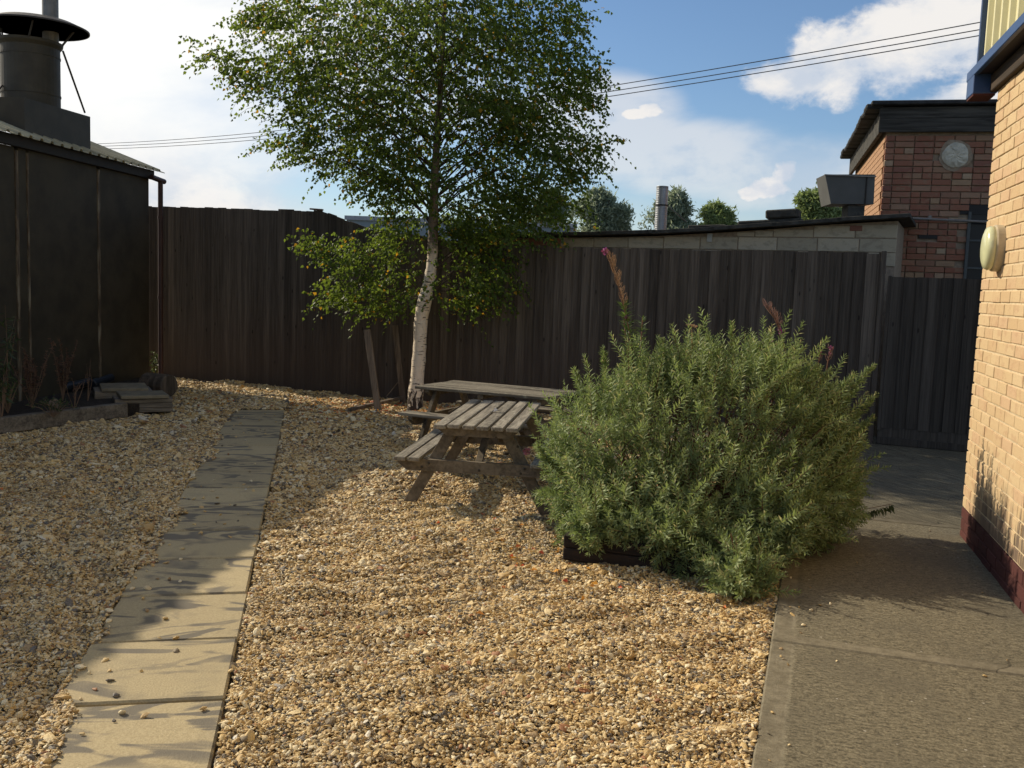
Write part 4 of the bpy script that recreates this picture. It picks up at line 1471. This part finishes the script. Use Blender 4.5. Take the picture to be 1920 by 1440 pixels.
# stakes and scraps by the birch
for (x0, y0, x1, y1, Yd, lab) in ((688, 618, 710, 768, 11.38, 'left leaning wooden stake in front of the fence, beside the birch'),
                                  (741, 610, 757, 748, 12.3, 'right leaning wooden stake between the other stake and the birch trunk')):
    b = G(x1, y1) if Yd < 12 else V(x1, y1, Yd)
    b.z = -.05
    a = V(x0, y0, b.y + .05)
    tag(MB().bar(b, a, .075, .075, up=(0, 1, 0), bev=.005).build('wooden_stake', MATS['stake_wood']), lab, 'stake', 'wooden stakes by the birch')
a, b = G(655, 768, .02), G(752, 746, .05)
tag(MB().bar(a, b, .06, .035, bev=.004).build('fallen_batten', MATS['stake_wood']), 'short batten lying on the gravel between the stakes', 'batten')
a, b = V(724, 744, 12.3), V(750, 712, 12.35)
tag(MB().tube([a, b], .007, 5).build('thin_cane', MATS['stake_wood']), 'thin pale cane leaning by the foot of the right stake', 'cane')

# fallen leaves
n = 1900
c0 = np.array([G(690, 765).x, G(690, 765).y])
pp = np.concatenate([NR.normal(0, 1, (n, 2)) * [1.25, .55] + c0 + [.1, .1], NR.uniform([-4.5, 4.5], [1.2, 11.5], (90, 2)), NR.normal(0, 1, (60, 2)) * [.25, .5] + [.2, 5.6]])
fdv = (pp[:, 0] - FE_O.x) * FE_W.x + (pp[:, 1] - FE_O.y) * FE_W.y
q = (pp[:, 0] - P0.x) * PR.x + (pp[:, 1] - P0.y) * PR.y
pp = pp[(fdv < -.05) & ((q > .02) | (q < -.62) | (NR.uniform(0, 1, len(q)) < .05))]
n = len(pp)
P = np.stack([pp[:, 0], pp[:, 1], gh(pp[:, 0], pp[:, 1]) + .012], 1)
a_ = NR.uniform(0, 6.28, n)
D = np.stack([np.cos(a_), np.sin(a_), NR.normal(0, .25, n)], 1)
N = norm(np.stack([NR.normal(0, .5, n), NR.normal(0, .5, n), np.ones(n)], 1))
Ls = NR.uniform(.025, .045, n)
tag(link('fallen_leaves', leaf_mesh('fallen_leaves', [leaves(P, D, N, Ls, Ls * .8, .4, .25)], MATS['autumn_leaf'])),
    'scattered orange and yellow birch leaves fallen on the gravel', 'fallen leaves', kind='stuff')

# ------------------------------------------------------------------ bush in its timber planter
pl0 = G(1055, 1043)
pu = Vector((.945, -.325, 0)).normalized()
pa = math.atan2(pu.y, pu.x)
pln = empty('timber_planter', pl0, pa)
tag(pln, 'low dark sleeper planter almost hidden under the big bush', 'planter')
PLW, PLD = 1.02, 1.5
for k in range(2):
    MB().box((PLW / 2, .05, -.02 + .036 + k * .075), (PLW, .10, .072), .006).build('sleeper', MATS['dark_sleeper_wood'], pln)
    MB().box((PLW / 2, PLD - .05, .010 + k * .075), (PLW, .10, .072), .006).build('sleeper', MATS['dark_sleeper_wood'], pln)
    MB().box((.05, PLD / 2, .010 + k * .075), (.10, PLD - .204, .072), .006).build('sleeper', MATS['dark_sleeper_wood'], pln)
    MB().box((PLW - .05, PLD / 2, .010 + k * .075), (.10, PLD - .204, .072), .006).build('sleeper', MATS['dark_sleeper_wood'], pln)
MB().box((PLW / 2, PLD / 2, .0), (PLW - .21, PLD - .21, .14)).build('soil', MATS['soil'], pln)

BC = V(1300, 900, 6.0)
bush = empty('grey_green_bush', (BC.x, BC.y, 0))
tag(bush, 'large rounded grey-green leafy shrub spilling over the dark planter', 'bush')
BO_ = Vector((BC.x, BC.y, 0))
LB = [(1180, 850, 6.15, .52, .55, .46), (1370, 800, 6.25, .60, .60, .50), (1290, 790, 6.3, .55, .5, .40), (1470, 840, 6.2, .40, .5, .44),
      (1112, 895, 6.0, .29, .36, .33), (1340, 930, 5.75, .48, .40, .34), (1385, 1075, 5.05, .19, .18, .17), (1395, 1108, 4.86, .13, .12, .11), (1335, 1010, 5.35, .22, .2, .14), (1440, 1000, 5.4, .22, .25, .26),
      (1190, 965, 5.62, .38, .26, .20), (1500, 930, 5.9, .30, .4, .36), (1155, 785, 6.3, .22, .3, .24), (1225, 715, 6.3, .16, .2, .16), (1330, 700, 6.35, .26, .3, .14), (1440, 700, 6.35, .22, .3, .16),
      (1545, 890, 6.2, .20, .3, .20), (1120, 960, 5.8, .22, .22, .20), (1120, 985, 5.42, .14, .10, .08), (1190, 995, 5.36, .15, .12, .09), (1270, 1020, 5.28, .16, .14, .11)]
cen = np.array([tuple(V(a, b, c) - BO_) for a, b, c, *_ in LB])
rad = np.array([l[3:] for l in LB])
tips, nrm = [], []
for i in range(len(LB)):
    n = int(3000 * (rad[i][0] * rad[i][2]) ** .9) + 90
    u = norm(NR.normal(size=(n, 3)))
    u = u[(u[:, 1] < .75)]
    p = cen[i] + u * rad[i] * NR.uniform(.86, 1.04, (len(u), 1))
    ok = np.ones(len(u), bool)
    for j in range(len(LB)):
        if j != i:
            ok &= (((p - cen[j]) / rad[j]) ** 2).sum(1) > .86
    tips.append(p[ok])
    nrm.append(norm(u / rad[i])[ok])
tips, nrm = np.concatenate(tips), np.concatenate(nrm)
bump_ = nfield(tips, 13.0) + .7 * nfield(tips, 23.0)
tips = tips + nrm * (bump_ * .075)[:, None]
ok = (tips[:, 2] > .02) & (bump_ > NR.uniform(-.95, -.15, len(tips)))
# the far side is never seen: keep it thinner
ok &= (nrm[:, 1] < .35) | (NR.uniform(0, 1, len(nrm)) < .5)
tips, nrm = tips[ok], nrm[ok]
ns = len(tips)
print('shoots', ns)
upw = np.clip(nrm[:, 2], -.2, 1)[:, None]
sd3 = norm(nrm * .62 + np.array([.14, 0, .55])[None] + NR.normal(0, .27, (ns, 3)))
low = (tips[:, 2] < .35)
sd3[low] = norm(nrm[low] * .9 + np.array([.0, 0, -.02])[None] + NR.normal(0, .25, (low.sum(), 3)))
sl_ = NR.uniform(.12, .24, ns) * (1 + .45 * upw[:, 0])
longs = (NR.uniform(0, 1, ns) < .16) & (nrm[:, 2] > .1)
st = tips - sd3 * (sl_ * .55)[:, None] + sd3 * (longs * NR.uniform(.05, .21, ns))[:, None]
arr = []
NPAIR = 15
ref = norm(np.cross(sd3, NR.normal(size=(ns, 3))))
ref2 = np.cross(sd3, ref)
for k in range(NPAIR):
    f = (k + .3) / NPAIR
    taper = 1.0 if f < .75 else 1.0 - (f - .75) * 2.4
    ang = k * math.pi / 2 + .3 * math.sin(k)
    ax_ = ref * math.cos(ang) + ref2 * math.sin(ang)
    for sg in (-1, 1):
        P = st + sd3 * (sl_ * f)[:, None]
        D = norm(ax_ * sg * .85 + sd3 * (.45 + .6 * f) + NR.normal(0, .13, (ns, 3)))
        N = norm(sd3 + NR.normal(0, .2, (ns, 3)))
        Ls = NR.uniform(.034, .056, ns) * taper
        arr.append(leaves(P, D, N, Ls, Ls * .26, .45, .25))
# long arching shoots, most of them leaning out to the right
LS = [((1440, 860), (1640, 682), 6.2), ((1470, 880), (1642, 742), 6.15), ((1460, 820), (1600, 700), 6.35), ((1480, 900), (1640, 778), 6.0),
      ((1450, 800), (1560, 690), 6.3), ((1380, 800), (1372, 602), 6.3), ((1240, 800), (1242, 632), 6.3), ((1300, 800), (1298, 640), 6.25),
      ((1130, 800), (1075, 690), 6.2), ((1420, 790), (1425, 640), 6.4), ((1150, 800), (1130, 650), 6.3), ((1350, 760), (1345, 640), 6.2),
      ((1430, 850), (1560, 770), 5.9), ((1400, 900), (1500, 800), 5.6), ((1500, 900), (1620, 820), 6.1), ((1350, 1000), (1290, 1075), 5.3),
      ((1370, 1000), (1400, 1120), 4.95), ((1420, 1000), (1450, 1080), 5.1), ((1460, 850), (1610, 725), 6.3), ((1480, 870), (1625, 790), 6.25), ((1060, 880), (1005, 830), 6.0)]
extra = []
for (a_, b_, Yd) in LS:
    A1, B1 = V(*a_, Yd) - BO_, V(*b_, Yd) - BO_
    L1 = (B1 - A1).length
    nn_ = int(L1 / .013)
    sag = Vector((0, 0, .04))
    for k in range(nn_):
        f = .25 + .75 * k / nn_
        c = A1.lerp(B1, f) + sag * math.sin(f * 3.14) * -1
        dv = (B1 - A1).normalized()
        tp_ = 1.0 if f < .88 else 1.0 - (f - .88) * 4
        m_ = 8
        P = np.array([tuple(c)] * m_) + NR.normal(0, .004 + .018 * (1 - f), (m_, 3))
        D = norm(np.cross(np.array([tuple(dv)] * m_), NR.normal(size=(m_, 3)))) * .9 + np.array(dv)[None] * (.5 + .4 * f)
        Ls = NR.uniform(.034, .054, m_) * tp_
        arr.append(leaves(P, D, norm(NR.normal(0, .3, (m_, 3)) + np.array(dv)[None]), Ls, Ls * .26, .45, .25))
    extra.append([A1, A1.lerp(B1, .5) - sag, B1])
# inner, sparser growth
n = 5200
ci = NR.integers(0, len(LB), n)
P = cen[ci] + norm(NR.normal(size=(n, 3))) * rad[ci] * NR.uniform(.45, .92, (n, 1))
P = P[P[:, 2] > .06]
n = len(P)
for k in range(4):
    D = norm(NR.normal(size=(n, 3)) + np.array([0, 0, .4])[None])
    Ls = NR.uniform(.03, .045, n)
    arr.append(leaves(P + NR.normal(0, .02, (n, 3)), D, norm(NR.normal(size=(n, 3))), Ls, Ls * .3, .45, .25))
# the low dark sprig reaching over the concrete on the right
a = V(1535, 972, 6.1) - BO_
b = V(1672, 945, 6.25) - BO_
fol = link('foliage', leaf_mesh('foliage', arr, MATS['bush_leaf']), bush)
fol['kind'] = 'stuff'
arr2 = []
for k in range(26):
    f = k / 25
    P = np.array([tuple(a.lerp(b, f) + Vector((0, 0, -.02 * math.sin(f * 3))))] * 4)
    D = NR.normal(0, .35, (4, 3)) + np.array([[.4, 0, -1]])
    arr2.append(leaves(P, D, norm(NR.normal(size=(4, 3))), NR.uniform(.05, .075, 4), NR.uniform(.013, .018, 4)))
link('drooping_sprig', leaf_mesh('drooping_sprig', arr2, MATS['weed_leaf']), bush)
stm = MB()
basep = np.array([0.0, .15, .08])
for i in NR.permutation(ns)[:700]:
    s0 = Vector(st[i])
    e_ = s0 + Vector(sd3[i]) * sl_[i]
    b0 = Vector((s0.x * .35 + NR.normal(0, .08), s0.y * .35 + .1, .10))
    if s0.z < .3: b0.z = .12
    mid = (b0 + s0) / 2 + Vector((0, 0, .03))
    stm.tube([b0, mid, s0, e_], [.006, .004, .0026, .0012], 3, False)
for e3 in extra: stm.tube(e3, [.004, .003, .0015], 4, False)
stm.tube([tuple(V(1500, 985, 6.0) - BO_), tuple(a), tuple(b)], [.004, .003, .0015], 4, False)
stm.build('stems', MATS['stem_brown'], bush)
# yarrow-like dry head and pink blooms poking out
hd = MB()
c = V(1297, 612, 6.2) - BO_
for _ in range(26):
    hd.lathe(c + Vector((rnd.uniform(-.03, .03), rnd.uniform(-.03, .03), rnd.uniform(-.006, .008))), [(.005, 0), (.006, .005), (.002, .009)], 5)
hd.tube([V(1298, 690, 6.2) - BO_, c], [.003, .002], 4)
hd.build('dry_flower_head', MATS['seed_fluff'], bush)


def blossom(mb, c, r, n=16):
    c = Vector(c)
    for _ in range(n):
        d = Vector((rnd.gauss(0, 1), rnd.gauss(0, 1), rnd.gauss(0, 1) + .3)).normalized()
        s_ = d.cross(Vector((rnd.random(), rnd.random(), rnd.random()))).normalized() * r * .45
        p = c + d * r * .25
        mb.add([p, p + d * r * .5 + s_, p + d * r * 1.05, p + d * r * .5 - s_], [(0, 1, 2, 3)])


# ------------------------------------------------------------------ willowherb and other tall flowers


def herb(name, label, spine, Yd, curls, pink, leafy, seedmat='seed_fluff', group='tall wild flowers growing through the bush', lw=.010):
    pts_ = [V(a, b, Yd) for a, b in spine]
    base = Vector((pts_[0].x, pts_[0].y, 0.1))
    h = empty(name, (base.x, base.y, 0))
    tag(h, label, 'wild flower', group)
    L = [Vector((0, 0, .1))] + [p - Vector((base.x, base.y, 0)) for p in pts_]
    MB().tube(L, [.005] * 2 + [.004] * (len(L) - 2), 5).build('stem', MATS['stem_brown'], h, smooth=True)

    def at(f):
        f = f * (len(L) - 2) + 1
        i = min(int(f), len(L) - 2)
        return L[i].lerp(L[i + 1], f - i)
    if curls:
        cm = MB()
        for _ in range(curls[2]):
            f = rnd.uniform(curls[0], curls[1])
            c = at(f)
            q = rnd.uniform(0, 6.28)
            o = Vector((math.cos(q), math.sin(q), .35)).normalized()
            r = rnd.uniform(.012, .030)
            P_ = [c + o * (r * 1.2 * math.sin(k * .62)) + Vector((0, 0, r * (1 - math.cos(k * .95)))) for k in range(6)]
            cm.tube(P_, [.0016] * 5 + [.0008], 3, False)
        cm.build('seed_curls', MATS[seedmat], h)
    if pink:
        pm = MB()
        for f, r in pink: blossom(pm, at(f), r)
        pm.build('flower', MATS['petal_pink'], h)
    if leafy:
        n = leafy[2]
        fs_ = NR.uniform(leafy[0], leafy[1], n)
        P = np.array([tuple(at(f)) for f in fs_])
        q = NR.uniform(0, 6.28, n)
        D = np.stack([np.cos(q), np.sin(q), NR.uniform(.1, .9, n)], 1)
        Ls = NR.uniform(.05, .10, n) * (1.15 - fs_ * .5)
        link('leaves', leaf_mesh('leaves', [leaves(P, D, norm(NR.normal(size=(n, 3)) * .3 + [0, 0, 1]), Ls, np.full(n, lw))], MATS['herb_leaf']), h)
    return h


herb('tall_willowherb', 'tallest willowherb with curling tan pods and a pink tip, left of the bush',
     [(1190, 760), (1188, 690), (1180, 620), (1172, 585), (1158, 530), (1146, 495), (1134, 470)], 6.3, (.50, .90, 75), [(.995, .022), (.97, .016), (.44, .016), (.455, .012)], (0, .55, 230))
h2 = herb('willowherb', 'leafy willowherb stem with narrow leaves beside the tallest one', [(1175, 760), (1178, 680), (1170, 600)], 6.35, None, [(.30, .014)], (0, 1, 150))
herb('willowherb', 'leafy willowherb stem leaning right behind the tallest one', [(1195, 750), (1200, 670), (1205, 595)], 6.4, None, None, (0, 1, 130))
herb('willowherb', 'brown seeded willowherb spike leaning left at the top right of the bush', [(1490, 740), (1478, 680), (1466, 630), (1455, 600), (1436, 576)], 6.6, (.45, 1, 70), [(.55, .016), (.60, .014)], None, 'seed_grey')
for (sp_, lab, pk) in (([(1520, 730), (1535, 680), (1537, 660)], 'shorter purple-pink flower stem near the right top of the bush', [(1, .022), (.9, .018)]),
                       ([(1545, 730), (1552, 680), (1558, 652)], 'rightmost purple-pink flower stem above the bush', [(1, .022), (.8, .016)]),
                       ([(1450, 720), (1450, 670), (1447, 640)], 'small purple-pink flower just left of the brown seeded spike', [(1, .014)])):
    herb('purple_flower', lab, sp_, 6.45, (.5, .9, 8), [(f_, r_ * .62) for f_, r_ in pk], None, 'seed_grey')
pf = G(988, 848, .16)
pk = empty('pink_flower', (pf.x, pf.y, 0))
tag(pk, 'single pale pink bloom at the left edge of the bush beside the near table', 'flower')
pm = MB()
blossom(pm, (0, 0, .17), .032, 26)
pm.build('bloom', MATS['petal_pale_pink'], pk)
MB().tube([(.25, .05, .0), (.12, .02, .12), (0, 0, .165)], .003, 4).build('stem', MATS['stem_brown'], pk)

# ------------------------------------------------------------------ weeds in the left bed and by the fence


def weed(name, label, base, h, n, spread, mat, stemmat, ll=.05, lw=.012, group='weeds in the bed by the shed', cat='weed', up=.4, dens=26):
    o = empty(name, base)
    tag(o, label, cat, group)
    sm = MB()
    arr = []
    for _ in range(n):
        q = rnd.uniform(0, 6.28)
        tx = Vector((math.cos(q) * spread * rnd.random(), math.sin(q) * spread * rnd.random(), h * rnd.uniform(.55, 1)))
        md_ = tx * .5 + Vector((rnd.gauss(0, .02), rnd.gauss(0, .02), .04))
        sm.tube([(0, 0, 0), md_, tx], [.004, .003, .0012], 3, False)
        f = NR.uniform(.25, 1, dens)
        P = np.array([tuple(Vector((0, 0, 0)).lerp(md_, x * 2) if x < .5 else md_.lerp(tx, x * 2 - 1)) for x in f])
        D = NR.normal(0, .8, (dens, 3)) + np.array([0, 0, up])
        Ls = NR.uniform(.6, 1.2, dens) * ll
        arr.append(leaves(P, D, norm(NR.normal(size=(dens, 3))), Ls, Ls * (lw / ll)))
    sm.build('stems', MATS[stemmat], o)
    link('leaves', leaf_mesh('leaves', arr, MATS[mat]), o)
    return o


def bedp(px, py): 
    p = G(px, py, .10)
    return (p.x, p.y, .10)


weed('dry_weed', 'tall brown dead weed against the shed wall left of the black pipes', bedp(118, 752), .78, 9, .20, 'dry_leaf', 'stem_dry', .034, .011, dens=90)
weed('dry_weed', 'bushy reddish brown dead weed beside the left cover strips', bedp(60, 765), .75, 12, .26, 'dry_leaf', 'stem_dry', .034, .011, dens=90)
weed('dry_weed', 'short dead weed in front of the black pipes', bedp(140, 770), .40, 7, .16, 'dry_leaf', 'stem_dry', .020, .007)
weed('dry_weed', 'thin dead weed stalks standing right of the black pipes by the pale strip', bedp(165, 752), .50, 4, .12, 'dry_leaf', 'stem_dry', .018, .006)
weed('leafy_weed', 'tall green narrow-leaved weed at the left edge of the photo', bedp(3, 790), 1.15, 7, .20, 'weed_leaf', 'stem_dry', .10, .018, up=-.2, dens=30)
weed('grass_tuft', 'green grass tuft behind the sleeper at the far left', bedp(15, 775), .34, 26, .20, 'grass_blade', 'stem_dry', .07, .008, cat='grass tuft', dens=6)
weed('leafy_weed', 'low grey-green weed spreading behind the middle of the sleeper', bedp(100, 782), .20, 16, .30, 'weed_leaf', 'stem_dry', .04, .012, dens=16)
weed('leafy_weed', 'dark green weed between the shed corner and the fence', (G(293, 712).x, G(293, 712).y, 0), .42, 9, .15, 'weed_leaf', 'stem_dry', .06, .02, group='weeds along the fence', dens=18)
weed('grass_tuft', 'small bright green tuft growing out of the foot of the left fence', (G(412, 712).x, G(412, 712).y - .02, 0.08), .20, 14, .10, 'grass_blade', 'stem_dry', .05, .008, group='weeds along the fence', cat='grass tuft', dens=6)
weed('grass_tuft', 'green grass tuft behind the farther picnic table', (G(955, 762).x, G(955, 762).y, 0), .36, 34, .32, 'grass_blade', 'stem_dry', .09, .010, group='weeds along the fence', cat='grass tuft', dens=6)
weed('leafy_weed', 'thin leafy weed against the fence right of the farther picnic table', (G(1015, 765).x, G(1015, 765).y, 0), .62, 8, .30, 'weed_leaf', 'stem_dry', .035, .012, group='weeds along the fence', dens=22)

# ------------------------------------------------------------------ distant trees


def far_tree(name, label, blobs, Yd, mat, dens):
    c0 = V(blobs[0][0], blobs[0][1], Yd)
    o = empty(name, (c0.x, Yd, 0))
    tag(o, label, 'tree', 'trees beyond the outbuilding')
    arr, anc_ = [], []
    mpp = Yd / F_PX
    sub = []
    for (a, b, rx, ry) in blobs:
        sub.append((a, b, rx * .8, ry * .8))
        for _ in range(7):
            q = rnd.uniform(0, 6.28)
            sub.append((a + math.cos(q) * rx * .72, b - abs(math.sin(q)) * ry * .72, rx * rnd.uniform(.2, .42), ry * rnd.uniform(.2, .42)))
    for (a, b, rx, ry) in sub:
        c = V(a, b, Yd) - Vector((c0.x, Yd, 0))
        n = int(rx * ry * dens)
        u = norm(NR.normal(size=(n, 3))) * (NR.uniform(.15, 1, (n, 1)) ** .4)
        p = np.array(c)[None] + u * np.array([rx * mpp, rx * mpp, ry * mpp])
        k_ = nfield(p, 2.6) + .6 * nfield(p, 6.0) + NR.normal(0, .2, n)
        anc_.append(p[k_ > -.15])
    P = np.concatenate(anc_)
    n = len(P)
    for k in range(3):
        D = norm(NR.normal(size=(n, 3)) * .7 + np.array([0, 0, .1]))
        Ls = NR.uniform(.12, .26, n)
        arr.append(leaves(P + NR.normal(0, .08, P.shape), D, norm(NR.normal(size=(n, 3))), Ls, Ls * .32))
    link('crown', leaf_mesh('crown', arr, MATS[mat]), o)['kind'] = 'stuff'
    tm = MB().tube([(0, 0, -.1), (.1, 0, 1.5), (.0, 0, c0.z - 1.0), (0, 0, c0.z)], [.35, .28, .2, .08], 8)
    for i in range(0, min(n, 2400), 80):
        e_ = Vector(P[i])
        tm.tube([(0, 0, max(1.2, e_.z - 2.2)), (e_.x * .5, e_.y * .5, e_.z - .8), e_], [.08, .05, .02], 4, False)
    tm.build('trunk', MATS['branch_dark'], o)
    return o


far_tree('willow_tree', 'grey-green willow just right of the birch, beyond the outbuilding', [(1125, 400, 48, 42), (1160, 410, 30, 38), (1085, 420, 30, 40), (1125, 450, 60, 40)], 42, 'willow_leaf', 1.3)
far_tree('willow_tree', 'dark willow half hidden behind the right edge of the birch crown', [(1035, 400, 32, 42), (1010, 430, 40, 40)], 40, 'willow_leaf', 1.3)
far_tree('bushy_tree', 'rounded tree directly behind the grey flue pipe', [(1265, 395, 32, 36), (1235, 415, 30, 30), (1270, 440, 50, 30), (1214, 425, 18, 18)], 40, 'willow_leaf', 1.3)
far_tree('bushy_tree', 'lower tree to the right of the grey flue pipe', [(1340, 415, 34, 30), (1345, 440, 45, 25)], 40, 'far_green_leaf', 1.3)
far_tree('bushy_tree', 'lighter green tree seen beside the metal extractor hood', [(1530, 385, 34, 34), (1550, 410, 40, 30), (1520, 420, 30, 30)], 38, 'far_green_leaf', 1.4)
